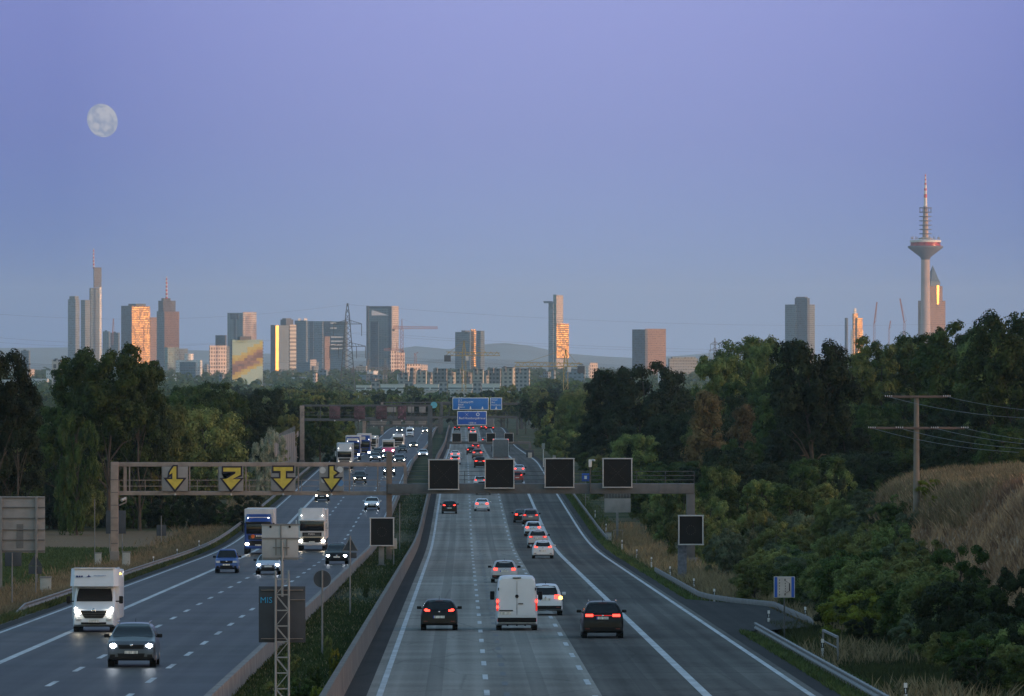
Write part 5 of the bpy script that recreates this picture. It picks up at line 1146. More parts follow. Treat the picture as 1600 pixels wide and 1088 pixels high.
# ---- lorries
def lorry(px, gy, Y, away, label, cabm, boxm, cw=2.45, ch=3.6, bh=4.0, trim=None, group=None, head=M_head, grille=None, sun_visor=True):
    x = (px-800)/F*Y; Yc = Y+3.0 if not away else Y+6.5
    r = empty('lorry', (x, Yc, prof(Yc)), .007 if away else math.pi+.007, math.atan(slope(Yc))*(1 if away else -1))
    tag(r, label, 'lorry', group or ('vehicles driving away on the right carriageway' if away else 'vehicles coming on the left carriageway'))
    hw = cw/2
    c = MB(); c.prism([(-hw, .9), (hw, .9), (hw, 2.75), (hw-.18, 2.98), (-hw+.18, 2.98), (-hw, 2.75)], .55, 2.75, None)
    o = c.build('cab', cabm, r)
    MB().prism([(-hw+.03, .9), (hw-.03, .9), (hw-.03, 2.72), (hw-.22, 2.96), (-hw+.22, 2.96), (-hw+.03, 2.72)], 2.75, ch, [(-hw+.12, .9), (hw-.12, .9), (hw-.16, 2.1), (hw-.35, 2.35), (-hw+.35, 2.35), (-hw+.16, 2.1)]).build('roof_fairing', cabm, o)
    MB().box((0, 2.985, 2.22), (cw-.32, .05, .88), .03).build('windscreen', M_glass, r)
    for sg in (-1, 1): MB().box((sg*(hw+.003), 2.1, 2.1), (.03, .8, .7), .01).build('side_window', M_glass, r)
    if sun_visor: MB().box((0, 3.08, 2.76), (cw-.2, .22, .10), .02, Matrix.Rotation(-.5, 3, 'X')).build('sun_visor', trim or M_blk, r)
    g = grille or M_blk
    MB().prism([(-.86,2.98),(.86,2.98),(.86,3.03),(-.86,3.03)], 1.30, 1.66).build('grille', g, r)
    gb = MB()
    for k in range(3): gb.box((0, 3.035, 1.37+k*.12), (1.5, .012, .025))
    gb.build('grille_bars', M_rim, r)
    MB().box((0, 2.99, .86), (cw-.9, .12, .62), .02).build('air_intake', M_blk, r)
    MB().box((0, 3.0, .62), (cw-.06, .22, .26), .05).build('front_bumper', trim or cabm, r)
    for sg in (-1, 1):
        h = MB().box((sg*(hw-.22), 3.0, .88), (.36, .14, .26), .04).build('headlight', M_lens, r)
        MB().ball((sg*(hw-.24), 3.08, .88), .13, 7, (1.2,.5,.9)).build('bulb', head, h)
        MB().box((sg*(hw+.16), 2.72, 2.35), (.14, .16, .80), .03).build('wing_mirror', trim if trim else M_blk, r)
        MB().bar((sg*hw, 2.72, 2.7), (sg*(hw+.16), 2.72, 2.7), .05).build('mirror_arm', M_blk, r)
        MB().box((sg*(hw-.3), 2.98, 3.18), (.10, .05, .06), .01).build('roof_lamp', M_drl, o)
    MB().box((0, 3.12, .80), (.52, .02, .11)).build('number_plate', M_plate, r)
    bx = MB().box((0, -3.6, (bh+1.05)/2+.0), (2.55, 8.2, bh-1.05), .04); b_ = bx.build('cargo_box', boxm, r)
    MB().box((0, -7.73, (bh+1.05)/2), (2.44, .05, bh-1.2), .01).build('rear_doors', mat('lorry_door_grey', (.13,.14,.15), .6), b_)
    fr = MB()
    for sg in (-1, 1): fr.bar((sg*1.25, -7.74, 1.1), (sg*1.25, -7.74, bh), .07)
    fr.bar((-1.25, -7.74, bh), (1.25, -7.74, bh), .07); fr.build('door_frame', M_wht, b_)
    MB().box((0, -3.2, .85), (2.3, 9, .28), .02).build('chassis', M_blk, r)
    MB().box((0, -7.72, .62), (2.4, .12, .30), .02).build('underrun_bar', M_blk, r)
    for sg in (-1, 1):
        MB().box((sg*1.0, -7.80, .72), (.36, .05, .12), .01).build('tail_light', M_tail if away else M_taild, r); MB().ball((sg*1.18, -7.78, bh-.04), .04, 5).build('marker_lamp', M_tail, r)
    wheel_set(r, (1.9, -4.6, -5.9), 1.24, .5, .32)
    return r
M_wl = mat('lorry_white', (.46,.47,.49), .5, var=.16, scale=.8, spec=.25); M_tarp = mat('tarpaulin_grey', (.34,.36,.38), .7, var=.1, bump=.2)
t = lorry(403, 866, 616, False, 'dark blue lorry with an orange spot on its front, left of the white lorry', PAINT['tblue'], M_wl, cw=2.4, ch=3.5, bh=3.95)
MB().cyl((.46, 3.03, 1.56), (.46, 3.06, 1.56), .17, .17, 16).build('orange_disc', mat('badge_orange', (.60,.12,.02), .5), t)
d = MB()
for i in range(5): d.box((.12-i*.19, 3.045, 1.60), (.13, .02, .13), .01)
d.build('lettering', M_wht, t)
d = MB()
for i in range(4): d.bar((.70-i*.42, 2.78-.16, 3.00), (.44-i*.42, 2.72-.16, 3.14), .05)
d.bar((-.9, 2.58, 3.22), (.9, 2.58, 3.22), .06); d.build('stripes', M_wht, t)
t = lorry(487, 862, 636, False, 'white articulated lorry with black grille right of the dark blue one', M_wl, M_wl, cw=2.5, ch=3.85, bh=3.7, trim=M_wl)
words_mesh('MAN', .26, M_wht, t, (.34, 3.06, 1.42), (R(90), 0, math.pi))
d = MB(); d.prism([(-.98,3.0),(.98,3.0),(.98,3.06),(-.98,3.06)], 1.18, 1.25); d.build('chrome_strip', M_chrome, t)
lorry(538, 724, 1085, False, 'plain white lorry leading the far queue left of the gantry', M_wl, M_tarp, ch=3.9, bh=3.9, trim=M_wl)
t = lorry(551, 716, 1190, False, 'blue fronted lorry second in the far queue', PAINT['tblue'], M_wl, ch=3.9, bh=4.1)
MB().box((0, 2.9, 3.45), (1.9, .05, .42), .02).build('roof_sign', M_wl, t)
t = lorry(568, 712, 1260, False, 'blue and white lorry third in the far queue', PAINT['tblue'], M_wl, ch=3.9, bh=4.2, head=M_xen)
MB().box((.1, 2.9, 3.4), (.8, .05, .6), .02).build('roof_sign', M_wl, t)
lorry(580, 706, 1380, False, 'small white box lorry last in the far queue', M_wl, M_wl, ch=3.0, bh=3.4, cw=2.1, head=M_lens)
lorry(622, 698, 1500, False, 'white lorry beyond the pink bus', M_wl, M_wl, ch=3.3, bh=3.3, trim=M_wl)
t = lorry(782, 716, 1130, True, 'grey backed box lorry among the far traffic on the right carriageway', M_wl, M_wl, bh=4.0)
lorry(765, 670, 2080, True, 'tiny far white lorry right of the blue sign', M_wl, M_wl, bh=4.0)
# pink fronted bus
Yb = 1330; r = empty('minibus', ((607-800)/F*Yb, Yb, prof(Yb)), math.pi+.007, 0); tag(r, 'white roofed bus with a pink lower front in the far traffic', 'bus', 'vehicles coming on the left carriageway')
MB().box((0, 0, 2.15), (2.3, 6.5, 1.5), .10).build('upper_body', M_wl, r); MB().box((0, 0, .95), (2.32, 6.6, .95), .08).build('lower_body', PAINT['pinkv'], r)
MB().box((0, 3.26, 2.0), (2.0, .06, .95), .03).build('windscreen', M_glass, r); wheel_set(r, (2.2, -2.2), 1.12, .45, .3)
for sg in (-1, 1): MB().ball((sg*.9, 3.33, .85), .12, 6, (1,.5,1)).build('headlight', M_head, r)
car('van', 'white', 640, 672, False, 'white van tiny among the far oncoming cars', cat='van', Y=1880, head='off', name='delivery_van')
# ================================================================ barriers, gantries, signs, posts
M_cw = mat('barrier_concrete', (.16,.15,.145), .85, var=.25, scale=.9, bump=.3); M_cw2 = mat('barrier_concrete_brown', (.105,.097,.090), .85, var=.3, scale=.7, bump=.3)
M_galv = mat('galvanised_steel', (.17,.17,.175), .6, metal=.25, var=.2, scale=2); M_galvd = mat('dark_steel', (.075,.078,.085), .55, metal=.3, var=.2); M_beam = mat('gantry_beige', (.25,.205,.185), .7, var=.22, scale=1.6)
M_beamg = mat('gantry_grey', (.085,.09,.10), .6, var=.2, scale=1.5); M_panel = mat('sign_back_grey', (.22,.215,.22), .6, var=.15, scale=1.3); M_pand = mat('sign_back_dark', (.035,.042,.055), .55, var=.2, scale=2)
M_vms = mat('display_black', (.006,.006,.007), .55, var=.5, scale=40, spec=.2); M_frame = mat('display_frame', (.40,.40,.41), .5, var=.1); M_cab = mat('cabinet_grey', (.30,.31,.30), .6, var=.1)
def wall(name, label, s0, s1, h, y0, y1, m, batter=.06):
    rows = []
    ys = [y for y in YR if y0 < y < y1]; ys = [y0]+ys+[y1]
    for Y in ys:
        z = prof(Y)-.15; rows.append([(sx(a, Y), Y, z_) for a, z_ in ((s0-batter, z), (s0, z+h*.35), (s0+.03, z+h+.15), (s1-.03, z+h+.15), (s1, z+h*.35), (s1+batter, z))])
    b = MB().grid(rows, False); b.add(rows[0], [(0,1,2,3,4,5)]); b.add(rows[-1], [(5,4,3,2,1,0)]); o = b.build(name, m); tag(o, label, 'barrier'); return o
wall('concrete_barrier', 'brown concrete barrier wall between the right carriageway and the planted median', -4.45, -4.18, .95, 150, 2300, M_cw2, .10)
wall('concrete_barrier', 'grey concrete kerb wall between the oncoming carriageway and the planted median', -8.25, -7.95, .72, 150, 2300, M_cw, .02)
# guard rails
def rail(label, pts, h=.72, post=4.0, double=True, side=1, cap=100):
    """pts: (s, Y) polyline"""
    P = []
    for (s0, Y0), (s1, Y1) in zip(pts, pts[1:]):
        n = max(1, int(abs(Y1-Y0)/6)+1)
        for k in range(n): P.append((s0+(s1-s0)*k/n, Y0+(Y1-Y0)*k/n))
    P.append(pts[-1]); V = [Vector((sx(s, Y), Y, tz(s, Y)+h*(min(1, .25+i*.4) if i < 2 and label.startswith('left') else 1))) for i, (s, Y) in enumerate(P)]
    r = empty('guardrail', V[0]-Vector((0,0,h))); tag(r, label, 'guardrail'); rows = []
    for i, v in enumerate(V):
        t = (V[min(i+1, len(V)-1)]-V[max(i-1, 0)]); t.z = 0; t.normalize(); nn = Vector((t.y, -t.x, 0))*side
        rows.append([v-r.location+nn*a+Vector((0,0,b_)) for a, b_ in ((0,0),(.05,-.02),(.05,-.08),(-.02,-.14),(-.02,-.18),(.05,-.24),(.05,-.29),(0,-.31),(-.03,-.31),(-.06,-.16),(-.03,0),(0,0))])
    MB().grid(rows, False).build('rail', M_galv, r)
    L_ = 0; nxt = 1.0; cnt = 0
    for a, b_ in zip(V, V[1:]):
        d = (b_-a).length
        while nxt < L_+d and cnt < cap:
            q = a.lerp(b_, (nxt-L_)/d)-r.location; MB().box(q+Vector((-.07*side, 0, -.42)), (.07, .10, .84)).build('post', M_galv, r); nxt += post; cnt += 1
        L_ += d
    return r
rail('left hand guardrail along the oncoming carriageway, starting beside the motorhome', [(-23.9, 372), (-23.5, 384), (-23.6, 420), (-23.6, 700), (-23.6, 1120)], side=1, post=7.6)
rail('nearest guardrail at the lower right, in front of the lay-by sign', [(14.2, 205), (14.2, 342)], side=-1, post=2.0)
rail('guardrail behind the emergency bay, bent outwards round it', [(14.2, 520), (14.2, 424), (15.6, 408), (17.5, 396), (17.6, 352)], side=-1, post=4.0)
rail('far guardrail of the right verge, ending by the white box', [(14.2, 1050), (14.2, 690)], side=-1, post=8.0)
# marker posts
def delineator(s, Y, label, grp):
    r = empty('marker_post', (sx(s, Y), Y, tz(s, Y)), random.uniform(-.1, .1)); tag(r, label, 'marker post', grp)
    MB().prism([(-.06,-.06),(.06,-.06),(.05,.05),(-.05,.05)], -.1, .62).build('lower_post', M_wht, r)
    MB().prism([(-.062,-.062),(.062,-.062),(.052,.052),(-.052,.052)], .62, .84, None).build('black_band', M_blk, r)
    MB().prism([(-.06,-.06),(.06,-.06),(.05,.05),(-.05,.05)], .84, 1.0, [(-.06,-.05),(.06,-.05),(.05,.05),(-.05,.05)]).build('post_cap', M_wht, r)
    MB().box((0, -.066, .73), (.045, .012, .16), .002).build('reflector', M_lens, r)
nth = ['nearest','second','third','fourth','fifth','sixth','seventh','eighth','ninth','tenth','eleventh','twelfth','thirteenth']
for i, px in enumerate((112, 172, 228, 266, 301, 355, 398)):
    Y = -25.2/((px-800)/F+.007); delineator(-24.6, Y, '%s white marker post behind the left guardrail' % nth[i], 'marker posts on the left verge')
for i, px in enumerate((1415, 1285, 1201, 1116, 1084, 1047, 1018, 995, 972, 947, 930)):
    s = {1415: 15.2, 1285: 15.4, 1201: 15.6}.get(px, 15.0); Y = s/((px-800)/F+.007); delineator(s, Y, '%s white marker post along the right verge' % nth[i], 'marker posts on the right verge')
delineator(17.9, 368, 'white marker post beside the lay-by sign', 'marker posts on the right verge')
# ---- lane panel (dark variable message display)
def vms(parent, c, w, h, cross=True):
    """display in the parent's frame, facing -Y"""
    c = Vector(c); r = MB().box(c+Vector((0, .28, 0)), (w, .5, h), .04).build('display_housing', M_galvd, parent)
    f = MB(); t = .09
    for dx, dz, ww, hh in ((0, h/2-t/2, w+.06, t), (0, -h/2+t/2, w+.06, t), (-w/2+t/2, 0, t, h-2*t), (w/2-t/2, 0, t, h-2*t)): f.box(c+Vector((dx, -.03, dz)), (ww, .14, hh), .025)
    f.build('display_frame', M_frame, r)
    MB().box(c+Vector((0, .0, 0)), (w-2*t, .04, h-2*t)).build('display_face', M_vms, r)
    m = mat('unlit_lamps', (.04,.03,.03), .4, var=.3); g = MB(); k = w*.30
    n = 13
    for i in range(n):
        a = -k+2*k*i/(n-1)
        if cross:
            for q in (a, -a): g.box(c+Vector((a, -.025, q)), (.05, .02, .05))
        else:
            g.box(c+Vector((k*.6*math.cos(i*math.tau/n), -.025, k*.6*math.sin(i*math.tau/n))), (.05, .02, .05))
    g.build('unlit_lamps', m, r); return r
def railing(b, x0, x1, y, z0, h, step, t=.045, bars=2):
    n = max(1, round((x1-x0)/step))
    for i in range(n+1): x = x0+(x1-x0)*i/n; b.box((x, y, z0+h/2), (t, t, h))
    for k in range(1, bars+1): b.bar((x0, y, z0+h*k/bars), (x1, y, z0+h*k/bars), t)
# ---- front gantry, right half
YG = 578; _x = at(1079, 0, YG).x; r = empty('sign_gantry', (_x, YG, gz(_x, YG))); tag(r, 'dark steel gantry over the right carriageway carrying four black lane panels', 'gantry'); O = r.location
def g_(px, py, Y=YG): return at(px, py, Y)-O
a, b_ = g_(606, 770), g_(1085, 770)
zt, zb = g_(800, 756).z, g_(800, 771.5).z
MB().box(((a.x+b_.x)/2, 0, (zt+zb)/2), (b_.x-a.x, .75, zt-zb), .03).build('cross_beam', M_beamg, r)
MB().box((0, 0, (zb)/2-.1), (.78*.9, .62, zb+.2), .03).build('post', M_beamg, r)
MB().box((0, -.1, .15), (1.15, 1.2, 1.1), .04).build('concrete_foot', M_cw, r)
bb = MB(); railing(bb, g_(636, 750).x, b_.x, .9, zt-.05, 1.05, 2.3, bars=3); bb.build('railing', M_beamg, r)
MB().box(((a.x+b_.x)/2+1, .62, zt-.02), (b_.x-a.x-2, .75, .06)).build('walkway', M_beamg, r)
bb = MB()
for px in range(640, 1080, 30): bb.box(g_(px, 764)+Vector((0, -.395, 0)), (.05, .04, zt-zb-.1))
bb.build('stiffeners', M_beamg, r)
for cx_, cy_, w_, h_ in ((693.5, 741.5, 48, 48), (780.5, 740, 46.5, 47), (874, 739, 46.5, 46.5), (964.5, 739, 46.5, 46.5)):
    vms(r, g_(cx_, cy_)+Vector((0, -.75, 0)), w_/F*YG, h_/F*YG)
    for dx in (-.5, .5): MB().box(g_(cx_, cy_+4)+Vector((dx, -.3, 0)), (.1, .5, 1.7)).build('bracket', M_galvd, r)
# median post of the gantry
MB().box((g_(608, 800).x, .1, (g_(608, 716).z)/2), (.46, .5, g_(608, 716).z+1), .03).build('median_post', mat('gantry_rust', (.12,.095,.082), .8, var=.25, scale=1.5), r)
# camera on the beam
bb = MB().cyl(g_(922, 770)+Vector((0,-.5,0)), g_(922, 722)+Vector((0,-.5,0)), .07, n=10); o = bb.build('camera_mast', M_galvd, r)
MB().box(g_(922, 724)+Vector((0,-.55,0)), (.26, .3, .62), .05).build('camera_housing', M_wht, o); MB().cyl(g_(925, 719)+Vector((0,-.5,0)), g_(929, 719)+Vector((0,-.9,0)), .08, n=8).build('camera', M_frame, o)
# right hand roadside display on its own post in front of the gantry post
r = empty('display_post', (sx(15.6, 500), 500, tz(15.6, 500))); tag(r, 'square black display on a post at the right verge below the gantry end', 'sign'); O = r.location
vms(r, at(1079.5, 828.5, 499)-O, 39.5/F*499, 47/F*499, False)
MB().box((0, .45, (at(0, 850, 499).z-O.z)/2+.2), (.62, .4, (at(0, 850, 499).z-O.z)+.2), .03).build('post', mat('post_blueish', (.12,.13,.17), .6, var=.35, scale=5), r)
# median display
Yv = 545; r = empty('display_post', (sx(-6.3, Yv), Yv, tz(-6.3, Yv))); tag(r, 'square black display standing on the planted median', 'sign'); O = r.location
vms(r, at(597, 831, Yv)-O+Vector((0,-.4,0)), 38/F*Yv, 45/F*Yv, False)
MB().box((0, .1, 1.35), (.42, .4, 2.8), .03).build('post', M_galv, r)
for dx in (-.28, .28): MB().box((dx*.3, .1, .06), (.5, .5, .12)).build('base_plate', M_galvd, r)
MB().box((.95, .3, 1.75), (.5, .4, .8), .04).build('cabinet', M_cab, r); MB().box((.95, .3, .7), (.1, .1, 1.4)).build('cabinet_leg', M_galv, r)
# ---- front gantry, left half, seen from behind
YL = 580; r = empty('sign_gantry', (sx(-26.2, YL), YL, tz(-26.2, YL))); tag(r, 'beige frame gantry over the oncoming carriageway with yellow arrows sprayed on its sign backs', 'gantry'); O = r.location
def q_(px, py): return at(px, py, YL)-O
xp = q_(179, 0).x
MB().box((xp, 0, q_(0, 722).z/2), (.62, .6, q_(0, 722).z), .03).build('post', M_beam, r)
MB().box((xp, 0, .35), (.72, .7, 1.6), .04).build('concrete_foot', M_cw, r)
zt, zb = q_(0, 726).z, q_(0, 771).z
MB().box(((xp+q_(634, 0).x)/2, .5, zt), (q_(634, 0).x-xp, .3, .36), .03).build('top_chord', M_beam, r)
MB().box(((xp+q_(640, 0).x)/2, .5, zb), (q_(640, 0).x-xp, .5, .34), .03).build('bottom_chord', M_beam, r)
bb = MB()
for px in (195, 202, 253, 296, 341, 384, 424, 466, 546, 590, 633): bb.box((q_(px, 0).x, .45, (zt+zb)/2), (.26 if px in (195, 633) else .11, .12, zt-zb-.3))
bb.build('uprights', M_beam, r)
bb = MB(); railing(bb, q_(186, 0).x, q_(634, 0).x, .05, zb+.1, .98, 2.1, .05, bars=2); bb.build('railing', M_beam, r)
M_y = mat('spray_yellow', (.50,.39,.06), .6, var=.15); M_k = mat('spray_black', (.015,.012,.025), .6)
def art(parent, cx, cy, shapes, m, off):
    for sh in shapes:
        b = MB(); b.sheet([q_(cx+x, cy+y)+Vector((0, off, 0)) for x, y in sh], (0, .012, 0)); b.build('graffiti_'+('arrow' if m is M_y else 'outline'), m, parent)
AR = [(-13,3),(-3,3),(-3,-4),(3,-4),(3,3),(13,3),(0,18)]
def outl(sh, d=2.5, dx=-.5, dy=1.0):
    n = len(sh); ar = sum(sh[i][0]*sh[(i+1)%n][1]-sh[(i+1)%n][0]*sh[i][1] for i in range(n)); sg = 1 if ar > 0 else -1; res = []
    for i in range(n):
        a, b_, c = sh[i-1], sh[i], sh[(i+1)%n]; u = Vector((b_[0]-a[0], b_[1]-a[1])).normalized(); v = Vector((c[0]-b_[0], c[1]-b_[1])).normalized()
        n1 = Vector((u.y, -u.x))*sg; n2 = Vector((v.y, -v.x))*sg; m = (n1+n2); k = d/max(.35, m.length_squared/2) if m.length > .01 else d
        res.append((b_[0]+m.x*k/1+dx*0, b_[1]+m.y*k+dy*(1 if m.y > 0 else 0)))
    return res
def outl_old(sh, d=2.9, dx=-.4, dy=1.6):
    cx = sum(p[0] for p in sh)/len(sh); cy = sum(p[1] for p in sh)/len(sh)
    return [(p[0]+(d if p[0] > cx else -d)+dx, p[1]+(d if p[1] > cy else -d)+dy) for p in sh]
SIGNS = [(273.5, 40, [[(-13,2),(-4,2),(-4,-8),(-9,-5),(-8,-9),(-2,-18),(2,-18),(2,2),(13,2),(0,18)]]),
 (361, 38, [[(-12,-16),(15,-16),(15,-5),(2,2),(15,2),(0,18),(-13,2),(-6,1),(7,-7),(7,-10),(-12,-10)]]),
 (442.5, 38, [[(-15,-17),(15,-17),(15,-11),(4,-11),(4,1),(15,1),(0,17),(-15,1),(-4,1),(-4,-11),(-15,-11)]]),
 (518, 38, [[(-12,1),(-3,1),(-3,-18),(3,-18),(3,-12),(9,-8),(3,-4),(3,1),(13,1),(0,18)]])]
for i, (cx, w, shp) in enumerate(SIGNS):
    p = q_(cx, 748.5); o = MB().box(p+Vector((0, .15, 0)), (w/F*YL, .35, 38/F*YL), .03).build('sign_back', M_panel, r)
    cy = 747; zo = p.y-.045
    art(o, cx, cy, [outl(s_) for s_ in shp], M_k, -.075); art(o, cx, cy, shp, M_y, -.092)
    MB().ball(q_(cx, 773)+Vector((0,.1,0)), .10, 7).build('lamp', M_lens, r)
    if i == 3:
        for (x, y, rr, mm) in ((-14,-12,5,M_lens),(13,-13,5,M_lens),(-12,4,4,M_frame),(14,8,5,mat('spray_blue',(.10,.22,.42),.6)),(9,2,4,M_frame)):
            MB().cyl(q_(cx+x, cy+y)+Vector((0,-.045,0)), q_(cx+x, cy+y)+Vector((0,-.06,0)), rr/F*YL, n=12).build('graffiti_bubble', mm, o)
bb = MB(); bb.bar(q_(186, 790), q_(197, 785), .10); bb.bar(q_(197, 785), q_(197, 776), .10); o = bb.build('camera_arm', M_beam, r); MB().cyl(q_(190, 782)+Vector((0,-.3,0)), q_(196, 779), .12, n=10).build('camera', M_frame, o)
for k in range(6): MB().box((xp, -.31, 1.8+k*1.05), (.60, .03, .05)).build('weld_band', M_galvd, r)
# ---- second gantries
def back_gantry(Y, s_post, px0, px1, py_t, py_b, panels, label, pm, mp=None, grid=None, facing='back', foot=True):
    z0 = prof(Y)-.2; O = Vector((at(px0, 0, Y).x, Y, z0)); r = empty('sign_gantry', O); tag(r, label, 'gantry')
    def q(px, py): return at(px, py, Y)-O
    zt, zb = q(0, py_t).z, q(0, py_b).z; x1 = q(px1, 0).x
    MB().box((0, 0, zt/2), (.7, .6, zt), .03).build('post', M_beam if facing == 'back' else M_beamg, r)
    MB().box((0, 0, .4), (.9, .9, 1.4), .04).build('concrete_foot', M_cw, r)
    if mp is not None: MB().box((q(mp, 0).x, 0, zt/2), (.7, .6, zt), .03).build('median_post', M_beamg, r)
    M_ = M_beamg
    MB().box((x1/2, 0, zt), (abs(x1), .4, .32), .02).build('top_chord', M_, r)
    MB().box((x1/2, 0, zb), (abs(x1), .5, .42), .02).build('bottom_chord', M_, r)
    bb = MB(); n = int(abs(x1)/2.6)
    for i in range(n+1): bb.box((x1*i/n, .1, (zt+zb)/2), (.12, .12, abs(zt-zb)))
    bb.build('uprights', M_, r)
    bb = MB(); lo, hi = min(0, x1), max(0, x1); railing(bb, lo, hi, -.3, zb+.2, 1.0, 2.6, .06); bb.build('railing', M_, r)
    for cx, w, h in panels:
        p = q(cx, (py_t+py_b)/2); pp = MB().box(p, (w/F*Y, .5, h/F*Y), .04).build('sign_back', M_panel if pm is None else pm, r)
        if pm is not None and facing == 'back':
            g = MB(); rn = random.Random(int(cx)); m2 = mat('spray_pink', (.30,.14,.20), .7)
            for k in range(16): a = rn.uniform(-.42, .42)*w/F*Y; c = rn.uniform(-.42, .42)*h/F*Y; g.bar(p+Vector((a, -.27, c)), p+Vector((a+rn.uniform(-.5,.5), -.27, c+rn.uniform(-.5,.5))), .12, .02)
            g.build('graffiti', m2, pp)
        MB().ball(q(cx, py_b+1.5)+Vector((0,-.2,0)), .14, 6).build('lamp', M_lens, r)
    return r, q
M_pur = mat('sign_back_purple', (.10,.06,.075), .6, var=.5, scale=1.2)
back_gantry(1115, 0, 472, 672, 634, 656, [(523, 17, 21), (562, 17, 21), (596, 17, 21), (628, 14, 21)], 'second gantry over the oncoming lanes with purple sprayed sign backs', M_pur, mp=672)
back_gantry(1530, 0, 569, 690, 653, 665, [(584, 13, 9), (597, 13, 9), (620, 13, 9), (640, 14, 9), (660, 12, 9)], 'third small gantry over the oncoming lanes with a row of grey sign backs', None)
r, q = back_gantry(1950, 0, 597, 702, 629, 652, [(612, 14, 8), (642, 10, 10), (660, 10, 10)], 'faint fourth gantry frame behind the second one', None, mp=690)
MB().cyl(q(678, 633)+Vector((0,-.5,0)), q(678, 633)+Vector((0,-.4,0)), .9, n=20).build('round_sign', mat('sign_light_blue', (.10,.38,.52), .5), r)
# four small lane panels, right carriageway
Yq = 1530; O = Vector((sx(-5, Yq), Yq, prof(Yq)-.2)); r = empty('sign_gantry', O); tag(r, 'far dark gantry with four small lane panels over the right carriageway', 'gantry')
def q(px, py): return at(px, py, Yq)-O
MB().box(((q(700,0).x+q(828,0).x)/2, 0, q(0,692).z), (q(828,0).x-q(700,0).x, .8, .62), .03).build('cross_beam', M_beamg, r)
for px in (700, 828): MB().box((q(px,0).x, 0, q(0,692).z/2), (.6, .6, q(0,692).z), .03).build('post', M_beamg, r)
bb = MB(); railing(bb, q(700,0).x, q(828,0).x, .5, q(0,691).z+.2, 1.0, 2.5, .06); bb.build('railing', M_beamg, r)
for px in (713.5, 739, 767, 795): vms(r, q(px, 684)+Vector((0,-.8,0)), 14.5/F*Yq, 14.5/F*Yq)
# blue direction signs
M_bl = mat('sign_blue', (.015,.15,.50), .45, var=.08, scale=.5); M_bl2 = mat('sign_blue_deep', (.010,.085,.42), .45, var=.06, scale=.5); M_sw = mat('sign_white', (.70,.72,.74), .5)
def blue_gantry(Y, px0, px1, pyb, label): 
    O = Vector((at(px0,0,Y).x, Y, prof(Y)-.2)); r = empty('sign_gantry', O); tag(r, label, 'gantry')
    def q(px, py): return at(px, py, Y)-O
    x1 = q(px1,0).x; z = q(0, pyb).z
    MB().box((x1/2, 0, z), (x1, .8, .7), .03).build('cross_beam', M_galvd, r)
    for x in (0, x1): MB().box((x, 0, z/2), (.6, .6, z), .03).build('post', M_galvd, r)
    bb = MB(); railing(bb, 0, x1, .6, z+.3, 1.0, 2.6, .07); bb.build('railing', M_galvd, r)
    return r, q
def blue_sign(r, q, x0, x1, y0, y1, m=M_bl):
    c = (q(x0, y0)+q(x1, y1))/2+Vector((0, -.9, 0)); w, h = q(x1,0).x-q(x0,0).x, q(0,y0).z-q(0,y1).z
    o = MB().box(c, (w, .2, h), .06).build('direction_sign', M_sw, r); f = MB().box(c+Vector((0,-.09,0)), (w-.34, .1, h-.34), .04).build('sign_face', m, o); return f, c, w, h
r, q = blue_gantry(2150, 690, 815, 631, 'farthest gantry with the wide two part blue direction sign')
f, c, w, h = blue_sign(r, q, 707, 763.5, 621.5, 640.5)
for i, tx in enumerate(('A 5', 'Frankfurt/M', 'Basel', 'Hanau')): words_mesh(tx, .78 if i != 1 else .95, M_sw, f, c+Vector((-w*.34, -.16, h*(.24-.19*i))), (R(90),0,0), align='LEFT')
for dx in (-.33, .0, .33):
    b = MB(); b.sheet([c+Vector((dx*w+a, -.15, -h*.36+z_)) for a, z_ in ((-.12,.5),(.12,.5),(.12,0),(.38,0),(0,-.42),(-.38,0),(-.12,0))], (0,.02,0)); b.build('arrow', M_sw, f)
f, c, w, h = blue_sign(r, q, 766, 784.5, 621.5, 640.5)
for i, tx in enumerate(('Kassel', 'Bad', 'Homburg')): words_mesh(tx, .72, M_sw, f, c+Vector((-w*.40, -.16, h*(.26-.21*i))), (R(90),0,0))
b = MB(); b.sheet([c+Vector((a, -.15, -h*.36+z_)) for a, z_ in ((-.12,.5),(.12,.5),(.12,0),(.38,0),(0,-.42),(-.38,0),(-.12,0))], (0,.02,0)); b.build('arrow', M_sw, f)
r, q = blue_gantry(1950, 686, 808, 652, 'gantry with the single deep blue junction sign')
f, c, w, h = blue_sign(r, q, 714.5, 760.5, 642.5, 664.5, M_bl2)
words_mesh('Bad Homburger', .86, M_sw, f, c+Vector((-w*.44, -.16, -.28)), (R(90),0,0)); words_mesh('Kreuz', .86, M_sw, f, c+Vector((w*.20, -.16, -.28)), (R(90),0,0)); words_mesh('1000 m', .70, M_sw, f, c+Vector((-w*.12, -.16, -1.55)), (R(90),0,0))
b = MB()
for sg in (-1, 1): b.bar(c+Vector((-w*.18-.5, -.16, 1.0-sg*.5)), c+Vector((-w*.18+.5, -.16, 1.0+sg*.5)), .25, .04)
b.build('junction_symbol', M_sw, f)
MB().cyl(c+Vector((w*.2, -.14, 1.05)), c+Vector((w*.2, -.19, 1.05)), .48, n=20).build('round_symbol', M_sw, f); MB().cyl(c+Vector((w*.2, -.18, 1.05)), c+Vector((w*.2, -.21, 1.05)), .30, n=20).build('symbol_centre', M_bl2, f)
